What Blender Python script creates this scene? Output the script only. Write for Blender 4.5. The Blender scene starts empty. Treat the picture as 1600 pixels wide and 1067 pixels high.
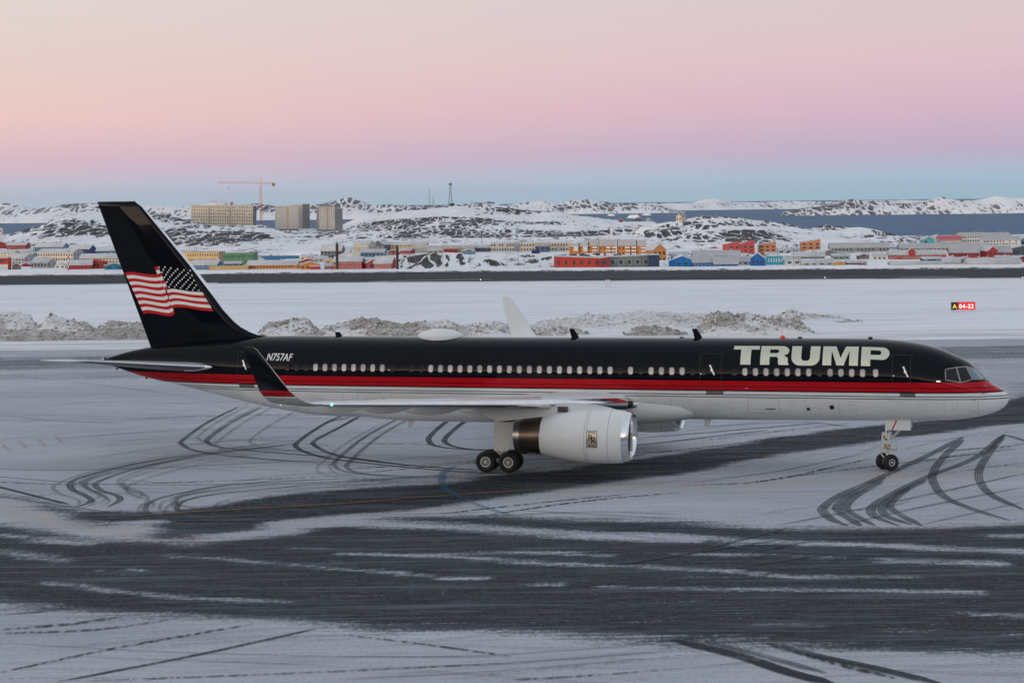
import bpy, math, random
import numpy as np
from mathutils import Vector, Matrix

random.seed(7); rng = np.random.default_rng(11)
R = math.radians
scene = bpy.context.scene
C = scene.collection

# ------------------------------------------------------------------ camera
FPX, YH, CAMH, ROLL = 3279.16, 304.71, 13.395, 0.011717     # focal length in photo pixels, eye-level row, eye height, roll
cr, sr = math.cos(ROLL), math.sin(ROLL)
cam = bpy.data.cameras.new('camera'); cam_o = bpy.data.objects.new('camera', cam); C.objects.link(cam_o)
cam.sensor_width = 36.0; cam.lens = FPX / 1600 * 36.0
cam.shift_x = 228.79 * sr / 1600; cam.shift_y = -228.79 * cr / 1600
cam.clip_start = 0.5; cam.clip_end = 60000
rm = Matrix(((cr, sr, 0), (0, 0, -1), (-sr, cr, 0))).to_4x4()   # columns: right, up, back
rm.translation = (0, 0, CAMH)
cam_o.matrix_world = rm
scene.camera = cam_o

# ------------------------------------------------------------------ sky and sun
SUN_AZ = R(215)      # compass-like angle from +Y clockwise: behind the camera, to the left
SUN_EL = R(2.0)
sun_dir = Vector((math.sin(SUN_AZ) * math.cos(SUN_EL), math.cos(SUN_AZ) * math.cos(SUN_EL), math.sin(SUN_EL)))
world = bpy.data.worlds.new('World'); scene.world = world; world.use_nodes = True
wt = world.node_tree; wn = wt.nodes; wl = wt.links; wn.clear()
def lin(r, g, b):
    f = lambda c: (c / 255 / 12.92) if c / 255 <= 0.04045 else ((c / 255 + 0.055) / 1.055) ** 2.4
    return (f(r), f(g), f(b), 1)
def wmath(op, a, b=None, c=None):
    n = wn.new('ShaderNodeMath'); n.operation = op
    for i, v in enumerate((a, b, c)):
        if v is None: continue
        if isinstance(v, (int, float)): n.inputs[i].default_value = v
        else: wl.new(v, n.inputs[i])
    return n.outputs[0]
def wramp(src, stops):
    n = wn.new('ShaderNodeValToRGB'); e = n.color_ramp.elements
    while len(e) < len(stops): e.new(0.5)
    for i, (p, col) in enumerate(stops): e[i].position = p; e[i].color = col
    wl.new(src, n.inputs[0]); return n.outputs[0]
def wmix(f, a, b):
    n = wn.new('ShaderNodeMix'); n.data_type = 'RGBA'; n.clamp_factor = True
    wl.new(f, n.inputs[0]); wl.new(a, n.inputs[6]); wl.new(b, n.inputs[7]); return n.outputs[2]
tc = wn.new('ShaderNodeTexCoord'); sx = wn.new('ShaderNodeSeparateXYZ'); wl.new(tc.outputs['Generated'], sx.inputs[0])
# elevation in degrees, mapped so that -1 deg..90 deg becomes 0..1 on a square-root scale (fine steps near the horizon)
elev = wmath('MULTIPLY', wmath('ARCSINE', sx.outputs[2]), 180 / math.pi)
t = wmath('SQRT', wmath('DIVIDE', wmath('MAXIMUM', wmath('ADD', elev, 1.0), 0.0), 91.0))
def tp(deg): return math.sqrt((deg + 1) / 91.0)
hx = wmath('SQRT', wmath('ADD', wmath('MULTIPLY', sx.outputs[0], sx.outputs[0]), wmath('MULTIPLY', sx.outputs[1], sx.outputs[1])))
# -1 toward the sun, +1 opposite the sun
anti = wmath('DIVIDE', wmath('ADD', wmath('MULTIPLY', sx.outputs[0], -math.sin(SUN_AZ)), wmath('MULTIPLY', sx.outputs[1], -math.cos(SUN_AZ))), wmath('MAXIMUM', hx, 1e-4))
ZEN = (0.52, 0.59, 0.70, 1)
MID = (0.62, 0.66, 0.72, 1)
far_side = wramp(t, [(0.0, lin(118, 148, 172)), (tp(-.2), lin(152, 188, 208)), (tp(0.4), lin(166, 190, 211)), (tp(1.15), lin(190, 175, 200)), (tp(2.3), lin(213, 180, 199)),
                     (tp(3.6), lin(222, 193, 202)), (tp(5.6), lin(217, 200, 204)), (tp(10), lin(204, 200, 205)), (tp(25), MID), (1.0, ZEN)])
left_side = wramp(t, [(0.0, lin(140, 150, 175)), (tp(-.2), lin(174, 193, 210)), (tp(0.3), lin(190, 192, 209)), (tp(1.0), lin(216, 186, 200)), (tp(2.2), lin(236, 201, 196)),
                      (tp(3.6), lin(231, 207, 201)), (tp(5.6), lin(226, 215, 210)), (tp(10), lin(206, 207, 209)), (tp(25), MID), (1.0, ZEN)])
w_az = wn.new('ShaderNodeMapRange'); w_az.interpolation_type = 'SMOOTHSTEP'
wl.new(anti, w_az.inputs[0]); w_az.inputs[1].default_value = 0.62; w_az.inputs[2].default_value = 0.985
pink = wmix(w_az.outputs[0], left_side, far_side)
nish = wn.new('ShaderNodeTexSky'); nish.sky_type = 'NISHITA'; nish.sun_disc = False
nish.sun_elevation = SUN_EL; nish.sun_rotation = SUN_AZ; nish.altitude = 90; nish.air_density = 1.0; nish.dust_density = 1.5; nish.ozone_density = 1.5
nsc = wn.new('ShaderNodeVectorMath'); nsc.operation = 'SCALE'; wl.new(nish.outputs[0], nsc.inputs[0]); nsc.inputs['Scale'].default_value = 0.02
sun_side = wramp(t, [(0.0, (1.2, .8, .5, 1)), (tp(2), (4.6, 3.5, 2.5, 1)), (tp(7), (3.4, 2.8, 2.2, 1)), (tp(11), (1.6, 1.45, 1.3, 1)), (tp(17), (.85, .86, .9, 1)), (tp(28), (.62, .68, .78, 1)), (tp(50), MID), (1.0, ZEN)])
add_ = wn.new('ShaderNodeVectorMath'); add_.operation = 'ADD'; wl.new(nsc.outputs[0], add_.inputs[0]); wl.new(sun_side, add_.inputs[1])
w_sun = wn.new('ShaderNodeMapRange'); w_sun.interpolation_type = 'SMOOTHSTEP'
wl.new(anti, w_sun.inputs[0]); w_sun.inputs[1].default_value = -0.2; w_sun.inputs[2].default_value = -0.95
w_low = wn.new('ShaderNodeMapRange'); w_low.interpolation_type = 'SMOOTHSTEP'
wl.new(elev, w_low.inputs[0]); w_low.inputs[1].default_value = 85; w_low.inputs[2].default_value = 50
skyc = wmix(wmath('MULTIPLY', w_sun.outputs[0], w_low.outputs[0]), pink, add_.outputs[0])
bg = wn.new('ShaderNodeBackground'); wl.new(skyc, bg.inputs[0]); bg.inputs[1].default_value = 1.0
wo = wn.new('ShaderNodeOutputWorld'); wl.new(bg.outputs[0], wo.inputs[0])
world.cycles.sampling_method = 'MANUAL'; world.cycles.sample_map_resolution = 1024

sl = bpy.data.lights.new('sun', 'SUN'); sl.energy = 1.0; sl.color = (1.0, 0.72, 0.52); sl.angle = R(4.0)
so = bpy.data.objects.new('sun', sl); C.objects.link(so)
so.rotation_euler = (-sun_dir).to_track_quat('-Z', 'Y').to_euler(); so.location = (0, -50, 200)

scene.view_settings.view_transform = 'Standard'; scene.view_settings.look = 'None'
scene.view_settings.exposure = 0.0; scene.view_settings.gamma = 1.0; scene.view_settings.use_curve_mapping = False
scene.cycles.use_denoising = True; scene.cycles.max_bounces = 6; scene.cycles.transparent_max_bounces = 12
scene.cycles.sample_clamp_indirect = 8.0; scene.cycles.use_adaptive_sampling = True; scene.cycles.adaptive_threshold = 0.01

# ------------------------------------------------------------------ survey helpers: photo bearing -> place on the ground / on the aircraft
def ray(x, y):
    X, Y = x - 800, y - 533.5
    return (X * cr - Y * sr) / FPX, -(X * sr + Y * cr + 533.5 - YH) / FPX
def gnd(x, y, z=0.0):
    u, w = ray(x, y); t = (z - CAMH) / w; return (t * u, t)
def at(x, y, d):
    u, w = ray(x, y); return Vector((d * u, d, CAMH + d * w))
NX, NY, YAW = 23.732, 99.177, R(-14.93)
fx_, fy_ = math.cos(YAW), math.sin(YAW); lx_, ly_ = math.sin(YAW), -math.cos(YAW)
def side(x, y, L):                       # point of the vertical plane L metres to starboard of the aircraft's centre line: (station, height)
    u, w = ray(x, y); t = (L + NX * lx_ + NY * ly_) / (u * lx_ + ly_)
    return -((t * u - NX) * fx_ + (t - NY) * fy_), CAMH + t * w

# ------------------------------------------------------------------ mesh helpers
class MB:
    def __init__(s): s.v = []; s.f = []; s.m = []
    def add(s, vs, fs, m=0):
        o = len(s.v); s.v.extend([tuple(p) for p in vs]); s.f.extend([tuple(i + o for i in q) for q in fs]); s.m.extend([m] * len(fs)); return s
    def box(s, x0, x1, y0, y1, z0, z1, m=0):
        vs = [(x0,y0,z0),(x1,y0,z0),(x1,y1,z0),(x0,y1,z0),(x0,y0,z1),(x1,y0,z1),(x1,y1,z1),(x0,y1,z1)]
        return s.add(vs, [(0,3,2,1),(4,5,6,7),(0,1,5,4),(1,2,6,5),(2,3,7,6),(3,0,4,7)], m)
    def prism(s, poly, n, d, m=0):          # poly: planar 3D points, extruded along vector n*d
        n = Vector(n) * d; k = len(poly); a = [Vector(p) for p in poly]; b = [p + n for p in a]
        return s.add(a + b, [tuple(range(k))[::-1], tuple(range(k, 2 * k))] + [(i, (i + 1) % k, k + (i + 1) % k, k + i) for i in range(k)], m)
    def tube(s, pts, rad, n=8, m=0, cap=True):
        pts = [Vector(p) for p in pts]; rad = rad if hasattr(rad, '__len__') else [rad] * len(pts); rings = []
        for i, p in enumerate(pts):
            d = (pts[min(i + 1, len(pts) - 1)] - pts[max(i - 1, 0)]).normalized()
            a = d.orthogonal().normalized() if i == 0 else (a - d * a.dot(d)).normalized()
            b = d.cross(a)
            rings.append([p + (a * math.cos(2 * math.pi * k / n) + b * math.sin(2 * math.pi * k / n)) * rad[i] for k in range(n)])
        fs = [(i * n + k, i * n + (k + 1) % n, (i + 1) * n + (k + 1) % n, (i + 1) * n + k) for i in range(len(pts) - 1) for k in range(n)]
        if cap: fs += [tuple(range(n))[::-1], tuple(range((len(pts) - 1) * n, len(pts) * n))]
        return s.add([q for r in rings for q in r], fs, m)
    def lathe(s, prof, o, ax, n=32, m=0, shear=0.0):   # prof: (distance along axis, radius)
        o = Vector(o); ax = Vector(ax).normalized(); a = ax.cross(Vector((0, 0, 1)))
        a = a.normalized() if a.length > 1e-4 else Vector((1, 0, 0)); b = a.cross(ax).normalized()
        vs = []
        for (h, r) in prof:
            for k in range(n):
                t = 2 * math.pi * k / n; q = (a * math.cos(t) + b * math.sin(t)) * r
                vs.append(o + ax * (h + shear * q.z) + q)
        fs = [(i * n + k, i * n + (k + 1) % n, (i + 1) * n + (k + 1) % n, (i + 1) * n + k) for i in range(len(prof) - 1) for k in range(n)]
        return s.add(vs, fs, m)
    def build(s, name, mats, parent=None, smooth=False, loc=None):
        me = bpy.data.meshes.new(name); me.from_pydata(s.v, [], s.f)
        for mt in (mats if isinstance(mats, (list, tuple)) else [mats]): me.materials.append(mt)
        me.polygons.foreach_set('material_index', s.m)
        if smooth: me.polygons.foreach_set('use_smooth', [True] * len(s.f))
        me.update(); return link(name, me, parent, loc)
def link(name, me, parent=None, loc=None):
    o = bpy.data.objects.new(name, me); C.objects.link(o)
    if parent is not None: o.parent = parent
    if loc is not None: o.location = loc
    return o
def fix_normals(o):
    import bmesh
    bm = bmesh.new(); bm.from_mesh(o.data); bmesh.ops.recalc_face_normals(bm, faces=bm.faces); bm.to_mesh(o.data); bm.free()
    return o
def sharp(o, ang=40):
    o.data.set_sharp_from_angle(angle=R(ang)); return o
def empty(name, loc, rz=0.0):
    o = bpy.data.objects.new(name, None); C.objects.link(o); o.location = loc; o.rotation_euler = (0, 0, rz); o.empty_display_size = .5; return o
def tag(o, label, cat=None, group=None, kind=None):
    o['label'] = label
    if cat: o['category'] = cat
    if group: o['group'] = group
    if kind: o['kind'] = kind
    return o
def struct(o, label): o['kind'] = 'structure'; o['label'] = label; return o
def np_mesh(name, V, F, mats, smooth=True, attrs=None):
    me = bpy.data.meshes.new(name); n = len(V); nf = len(F)
    me.vertices.add(n); me.vertices.foreach_set('co', np.asarray(V, np.float32).ravel())
    me.loops.add(nf * 4); me.loops.foreach_set('vertex_index', np.asarray(F, np.int32).ravel())
    me.polygons.add(nf); me.polygons.foreach_set('loop_start', np.arange(0, nf * 4, 4, dtype=np.int32))
    me.polygons.foreach_set('use_smooth', np.full(nf, smooth))
    for mt in (mats if isinstance(mats, (list, tuple)) else [mats]): me.materials.append(mt)
    for k, a in (attrs or {}).items():
        at_ = me.attributes.new(k, 'FLOAT', 'POINT'); at_.data.foreach_set('value', np.asarray(a, np.float32).ravel())
    me.update(calc_edges=True); me.validate(); return me
def grid_faces(nx, ny):
    i = np.arange(nx * ny).reshape(ny, nx)
    return np.stack([i[:-1, :-1], i[:-1, 1:], i[1:, 1:], i[1:, :-1]], -1).reshape(-1, 4)

# value noise
def vn(x, y, seed=0):
    xi = np.floor(x).astype(np.int64); yi = np.floor(y).astype(np.int64); fx = x - xi; fy = y - yi
    def hsh(a, b):
        h = (a * 374761393 + b * 668265263 + seed * 974634777) & 0xffffffff
        h = ((h ^ (h >> 13)) * 1274126177) & 0xffffffff
        return ((h ^ (h >> 16)) & 0xffff) / 65535.0
    fx = fx * fx * (3 - 2 * fx); fy = fy * fy * (3 - 2 * fy)
    a = hsh(xi, yi); b = hsh(xi + 1, yi); c = hsh(xi, yi + 1); d = hsh(xi + 1, yi + 1)
    return a + (b - a) * fx + (c - a) * fy + (a - b - c + d) * fx * fy
def fbm(x, y, o=4, seed=0, g=0.5):
    s = 0; a = 1; t = 0
    for k in range(o): s = s + a * vn(x * 2 ** k, y * 2 ** k, seed + k); t += a; a *= g
    return s / t
def sstep(a, b, x): t = np.clip((x - a) / (b - a), 0, 1); return t * t * (3 - 2 * t)

# ------------------------------------------------------------------ material helpers
class NT:
    def __init__(s, name):
        s.mat = bpy.data.materials.new(name); s.mat.use_nodes = True; s.t = s.mat.node_tree; s.n = s.t.nodes; s.n.clear()
        s.out = s.n.new('ShaderNodeOutputMaterial'); s.p = s.n.new('ShaderNodeBsdfPrincipled'); s.t.links.new(s.p.outputs[0], s.out.inputs[0])
    def link(s, a, b): s.t.links.new(a, b)
    def set(s, i, v):
        if isinstance(v, bpy.types.NodeSocket): s.link(v, s.p.inputs[i])
        else: s.p.inputs[i].default_value = v
        return s
    def node(s, t, **k):
        n = s.n.new(t)
        for a, v in k.items(): setattr(n, a, v)
        return n
    def put(s, sock, v):
        if isinstance(v, bpy.types.NodeSocket): s.link(v, sock)
        else: sock.default_value = v
    def math(s, op, a, b=None, c=None, clamp=False):
        n = s.node('ShaderNodeMath', operation=op); n.use_clamp = clamp
        for i, v in enumerate((a, b, c)):
            if v is not None: s.put(n.inputs[i], v)
        return n.outputs[0]
    def mix(s, f, a, b, bt='MIX'):
        n = s.node('ShaderNodeMix', data_type='RGBA', blend_type=bt); n.clamp_factor = True
        s.put(n.inputs[0], f); s.put(n.inputs[6], a); s.put(n.inputs[7], b); return n.outputs[2]
    def mapr(s, v, a, b, c=0., d=1., smooth=True):
        n = s.node('ShaderNodeMapRange'); n.interpolation_type = 'SMOOTHSTEP' if smooth else 'LINEAR'
        s.put(n.inputs[0], v)
        for i, q in enumerate((a, b, c, d)): n.inputs[i + 1].default_value = q
        return n.outputs[0]
    def obj(s, scale=(1, 1, 1), loc=(0, 0, 0)):
        t = s.node('ShaderNodeTexCoord'); m = s.node('ShaderNodeMapping'); m.inputs['Scale'].default_value = scale; m.inputs['Location'].default_value = loc
        s.link(t.outputs['Object'], m.inputs[0]); return m.outputs[0]
    def noise(s, vec, scale, detail=4, rough=.55, dist=0.):
        n = s.node('ShaderNodeTexNoise'); s.link(vec, n.inputs['Vector']); n.inputs['Scale'].default_value = scale
        n.inputs['Detail'].default_value = detail; n.inputs['Roughness'].default_value = rough; n.inputs['Distortion'].default_value = dist; return n.outputs[0]
    def vor(s, vec, scale, feature='DISTANCE_TO_EDGE', rnd=1.0):
        n = s.node('ShaderNodeTexVoronoi', feature=feature); s.link(vec, n.inputs['Vector']); n.inputs['Scale'].default_value = scale; n.inputs['Randomness'].default_value = rnd; return n.outputs['Distance']
    def bump(s, h, strength=.3, dist=.05):
        b = s.node('ShaderNodeBump'); b.inputs['Strength'].default_value = strength; b.inputs['Distance'].default_value = dist
        s.link(h, b.inputs['Height']); s.link(b.outputs[0], s.p.inputs['Normal']); return s
    def attr(s, name):
        n = s.node('ShaderNodeAttribute', attribute_name=name); return n.outputs['Fac']
def rgb(c): return (c[0], c[1], c[2], 1)
def simple(name, col, rough=.5, metal=0., coat=0., var=0.0, vscale=3.0, spec=.5):
    m = NT(name); m.set('Roughness', rough).set('Metallic', metal).set('Coat Weight', coat).set('Specular IOR Level', spec)
    if var:
        nz = m.noise(m.obj(), vscale, 5); f = m.mapr(nz, .3, .7)
        m.set('Base Color', m.mix(f, rgb([c * (1 - var) for c in col]), rgb([min(1, c * (1 + var)) for c in col])))
    else: m.set('Base Color', rgb(col))
    return m.mat

# ================================================================== SETTING
# ---- materials
def snow_mat(name, col=(.80, .82, .85), dirty=0.0, sx=(1, 1, 1), amt=.12):
    m = NT(name); v = m.obj(sx)
    n1 = m.noise(v, .05, 6, .6); n2 = m.noise(v, .9, 5, .6)
    c = m.mix(m.mapr(n1, .35, .7), rgb(col), rgb([k * (1 - amt) for k in col]))
    c = m.mix(m.math('MULTIPLY', m.mapr(n2, .5, .8), .35), c, rgb([k * .8 for k in col]))
    m.set('Base Color', c).set('Roughness', .75).set('Specular IOR Level', .25); m.bump(n2, .25, .08)
    return m.mat
M_SNOW = snow_mat('snow')

def apron_mat():
    m = NT('apron_snow_and_asphalt'); bare = m.attr('bare')
    st1 = m.noise(m.obj((.10, 1.0, 1)), 1.1, 6, .65); st2 = m.noise(m.obj((.35, 2.2, 1)), 1.6, 6, .7)
    fine = m.noise(m.obj((1, .5, 1)), 3.5, 6, .72); big = m.noise(m.obj((.3, 1, 1)), .12, 4)
    grit = m.noise(m.obj((1, .32, 1)), 8.0, 4, .7)
    st3 = m.noise(m.obj((.06, 1.0, 1)), 3.2, 5, .7); spk = m.noise(m.obj((1, .30, 1)), 15.0, 3, .65)
    k = m.math('ADD', bare, m.math('MULTIPLY', m.math('SUBTRACT', st1, .5), 1.15))
    k = m.math('ADD', k, m.math('MULTIPLY', m.math('SUBTRACT', st2, .5), 1.0))
    k = m.math('ADD', k, m.math('MULTIPLY', m.math('SUBTRACT', st3, .5), .75))
    k = m.math('ADD', k, m.math('MULTIPLY', m.math('SUBTRACT', fine, .5), 1.0))
    k = m.math('ADD', k, m.math('MULTIPLY', m.math('SUBTRACT', grit, .5), .7))
    f = m.mapr(k, .22, 1.0)
    asph = m.mix(m.mapr(fine, .35, .7), rgb((.020, .023, .028)), rgb((.055, .061, .071)))
    asph = m.mix(m.math('MULTIPLY', m.mapr(m.math('ADD', st2, m.math('MULTIPLY', grit, .3)), .66, .84), .5), asph, rgb((.09, .10, .115)))
    asph = m.mix(m.math('MULTIPLY', m.mapr(m.math('ADD', m.math('MULTIPLY', st1, .5), m.math('MULTIPLY', st3, .5)), .46, .62), .8), asph, rgb((.115, .127, .147)))
    asph = m.mix(m.math('MULTIPLY', m.mapr(spk, .58, .74), .65), asph, rgb((.17, .19, .215)))
    snow = m.mix(m.mapr(big, .35, .65), rgb((.37, .395, .435)), rgb((.46, .485, .525)))
    snow = m.mix(m.math('MULTIPLY', m.mapr(st3, .42, .68), .6), snow, rgb((.29, .31, .34)))
    snow = m.mix(m.math('MULTIPLY', m.mapr(st2, .5, .72), .5), snow, rgb((.48, .505, .54)))
    snow = m.mix(m.math('MULTIPLY', m.mapr(grit, .48, .7), .4), snow, rgb((.20, .215, .24)))
    tan = m.attr('dirt'); snow = m.mix(tan, snow, rgb((.40, .355, .31)))
    m.set('Base Color', m.mix(f, snow, asph)).set('Roughness', .9).set('Specular IOR Level', .05)
    m.bump(m.math('SUBTRACT', m.math('MULTIPLY', fine, .6), m.math('MULTIPLY', f, .5)), .35, .04)
    return m.mat

def rock_snow_mat(name, cell, thr=.16, warm=0.0, rock=(.042, .041, .044), asp=(1, .16, .9)):
    """snow cover with bare rock standing through where the attribute 'rock' is high"""
    m = NT(name); ra = m.attr('rock'); v = m.obj(asp)
    nd = m.node('ShaderNodeTexNoise'); m.link(v, nd.inputs['Vector']); nd.inputs['Scale'].default_value = .6 / cell; nd.inputs['Detail'].default_value = 5
    wv = m.node('ShaderNodeVectorMath', operation='MULTIPLY_ADD'); m.link(nd.outputs['Color'], wv.inputs[0]); wv.inputs[1].default_value = (cell * 1.6,) * 3; m.link(v, wv.inputs[2])
    ed = m.vor(wv.outputs[0], 1.0 / cell); blob = m.noise(v, .33 / cell, 6, .62); fine = m.noise(v, 2.2 / cell, 5, .65)
    k = m.math('ADD', ra, m.math('MULTIPLY', m.math('SUBTRACT', blob, .5), 2.2))
    k = m.math('ADD', k, m.math('MULTIPLY', m.math('SUBTRACT', m.math('MINIMUM', ed, .22), .12), 4.2))
    ed2 = m.vor(wv.outputs[0], 2.7 / cell); k = m.math('ADD', k, m.math('MULTIPLY', m.math('SUBTRACT', m.math('MINIMUM', ed2, .2), .10), 2.2))
    k = m.math('ADD', k, m.math('MULTIPLY', m.math('SUBTRACT', fine, .5), 1.3))
    f = m.mapr(k, thr, thr + .12)
    rc = m.mix(m.mapr(fine, .35, .65), rgb([c * .55 for c in rock]), rgb([c * 1.9 for c in rock]))
    sc = m.mix(m.mapr(blob, .3, .7), rgb((.80, .815, .84)), rgb((.70, .715, .745)))
    sc = m.mix(m.math('MULTIPLY', m.mapr(k, thr - .45, thr), .35), sc, rgb((.45, .45, .47)))
    m.set('Base Color', m.mix(f, sc, rc)).set('Roughness', .85).set('Specular IOR Level', .2); m.bump(m.math('ADD', m.math('MULTIPLY', f, .6), fine), .5, cell * .25)
    return m.mat

# ---- airfield plateau
b = MB(); b.box(-900, 900, -420, 372, -1.2, -.12); o = b.build('ground', snow_mat('plateau_snow', (.56, .58, .61)))
struct(o, 'snow covered ground of the airfield plateau')

def poly_px(pts): return np.array([gnd(x, y) for x, y in pts])
def in_poly(P, X, Y):
    r = np.zeros(X.shape, bool); n = len(P)
    for i in range(n):
        x0, y0 = P[i]; x1, y1 = P[(i + 1) % n]
        if y0 == y1: continue
        c = ((y0 > Y) != (y1 > Y)) & (X < (x1 - x0) * (Y - y0) / (y1 - y0) + x0); r ^= c
    return r
def dist_line(P, X, Y, close=False):
    d = np.full(X.shape, 1e9); q = list(P) + ([P[0]] if close else [])
    for a, b_ in zip(q[:-1], q[1:]):
        vx, vy = b_[0] - a[0], b_[1] - a[1]; L = vx * vx + vy * vy + 1e-9
        t = np.clip(((X - a[0]) * vx + (Y - a[1]) * vy) / L, 0, 1)
        d = np.minimum(d, np.hypot(X - a[0] - t * vx, Y - a[1] - t * vy))
    return d
ax = np.arange(-85, 85.01, .5); ay = np.arange(40, 194.01, .33)
AX, AY = np.meshgrid(ax, ay)
bare = np.full(AX.shape, .06)
wob = (fbm(AX * .12, AY * .5, 4, 3) - .5) * 1.5 + (fbm(AX * .5, AY * 1.5, 3, 4) - .5) * .6
def paint_poly(pts, val, soft):
    P = poly_px(pts); ins = in_poly(P, AX, AY + wob * 1.2); d = dist_line(P, AX, AY + wob * 1.2, True)
    w = np.where(ins, sstep(-soft, soft, d), sstep(-soft, soft, -d)); return w * val
LANE = [(0,772),(60,778),(130,798),(250,800),(330,790),(420,776),(560,764),(700,753),(780,744),(900,729),(1000,716),(1100,700),(1200,686),(1300,672),(1400,662),(1500,648),(1600,618),(1760,585),
        (1760,650),(1600,660),(1520,668),(1400,685),(1260,703),(1150,722),(1060,742),(960,752),(850,768),(740,782),(640,796),(560,801),(500,806),(430,818),(400,832),(300,850),(180,838),(90,820),(0,800)]
BAND = [(-200,800),(0,812),(90,826),(180,842),(300,850),(420,836),(533,812),(640,806),(760,806),(900,812),(1066,815),(1200,823),(1330,823),(1450,822),(1600,813),(1800,800),
        (1800,1030),(1600,1020),(1447,1018),(1348,1017),(1200,1010),(1066,1010),(1021,1003),(888,998),(777,992),(647,989),(533,982),(442,976),(343,971),(282,967),(187,963),(99,956),(0,943),(-200,930)]
bare = np.maximum(bare, paint_poly(LANE, 1.35, 1.3))
bare = np.maximum(bare, paint_poly(BAND, 1.10, 1.5))
def strip_px(y0, y1, val, soft=2.0, x0=-900, x1=2500):
    global bare
    bare = np.maximum(bare, paint_poly([(x0, y0 - (x0 - 800) * .0117), (x1, y0 - (x1 - 800) * .0117), (x1, y1 - (x1 - 800) * .0117), (x0, y1 - (x0 - 800) * .0117)], val, soft))
strip_px(548, 570, .62, 2.5); strip_px(574, 586, .42, 2.0); strip_px(588, 596, .28, 1.5, 1300, 2500); strip_px(604, 640, .5, 2, 1560, 2500)
bare = np.maximum(bare, paint_poly([(440,762),(560,745),(700,738),(860,724),(1000,704),(1000,716),(860,735),(700,752),(560,764)], .52, 2.5))
bare = np.maximum(bare, paint_poly([(840,706),(1010,690),(1200,668),(1300,660),(1300,672),(1100,700),(900,728),(780,742)], .30, 2.5))
def streak(pts, w, val):        # a drift of blown snow left on the bare pavement
    global bare
    d = dist_line(poly_px(pts), AX, AY + wob * .9); k = np.clip(1 - d / (w * 1.15), 0, 1) ** .7 * (.45 + .75 * fbm(AX * .16, AY * .8, 3, 77)); k = np.clip(k, 0, 1); bare = bare * (1 - k) + val * k
for pts, w, v in [([(533,816),(700,823),(800,829),(930,836),(1066,842)], 1.25, .10), ([(1066,843),(1130,842)], .7, .25), ([(1150,846),(1210,845)], .7, .2), ([(1257,849),(1350,851),(1447,856),(1600,862)], .8, .12),
                  ([(533,866),(700,871),(853,877),(964,883),(1066,888),(1150,893),(1238,899),(1330,901),(1428,900)], .5, .15), ([(660,870),(800,864),(960,868)], .4, .4),
                  ([(533,891),(610,895),(678,900),(720,903),(754,902)], .42, .2), ([(700,902),(745,902)], .6, .12),
                  ([(815,910),(872,911)], .4, .25), ([(949,916),(1066,920),(1180,922),(1280,922),(1363,923),(1450,926),(1535,927)], .55, .14),
                  ([(72,912),(160,922),(267,933),(360,938),(454,942)], .6, .12), ([(259,868),(340,873),(420,881),(533,891)], .42, .2),
                  ([(0,782),(23,801),(88,818),(164,828),(200,832)], 2.2, .06), ([(168,836),(200,826),(229,815)], 1.3, .08), ([(0,793),(40,812)], 1.6, .1),
                  ([(317,840),(370,836),(435,832)], 1.3, .10), ([(431,820),(480,815),(533,811)], 1.2, .12), ([(60,843),(130,850)], .8, .3), ([(0,862),(40,870),(95,876)], .9, .25), ([(0,836),(30,838)], .6, .3),
                  ([(1379,877),(1470,877),(1562,879)], .7, .18), ([(1066,866),(1180,868),(1310,873)], .5, .3), ([(1560,836),(1640,838)], .9, .15), ([(450,855),(560,858)], .4, .4),
                  ([(1500,957),(1600,962)], .5, .35), ([(1180,978),(1290,980)], .4, .4), ([(1380,985),(1440,984)], .4, .4), ([(1540,990),(1600,992)], .4, .3),
                  ([(205,888),(235,892)], .5, .3), ([(150,890),(220,900)], .35, .4), ([(1700,780),(1500,800)], .3, .1)]: streak(pts, w * (1 if pts[0][1] < 850 else .8), v if pts[0][1] < 850 else v * .7 + .28)
bare += .10 * (fbm(AX * .05, AY * .2, 3, 9) - .5)
dirt = np.zeros(AX.shape)
for pts, w, v in [([(0,788),(60,808),(140,824),(220,840),(340,852),(420,860)], 1.6, .55), ([(1066,765),(1200,757),(1400,742),(1600,738)], 1.8, .4), ([(533,800),(620,796),(700,790)], 2.0, .5), ([(850,770),(1000,762),(1100,760)], 1.6, .45), ([(1300,824),(1450,824),(1600,816)], .6, .6)]:
    d = dist_line(poly_px(pts), AX, AY + wob); dirt = np.maximum(dirt, (1 - sstep(0, w, d)) * v)
V = np.stack([AX, AY, np.zeros_like(AX)], -1).reshape(-1, 3)
M_APRON = apron_mat()
apron = link('apron', np_mesh('apron', V, grid_faces(len(ax), len(ay)), M_APRON, False, {'bare': bare, 'dirt': dirt}))
struct(apron, 'airport apron with packed snow, bare asphalt lanes and tyre tracks')

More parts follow.
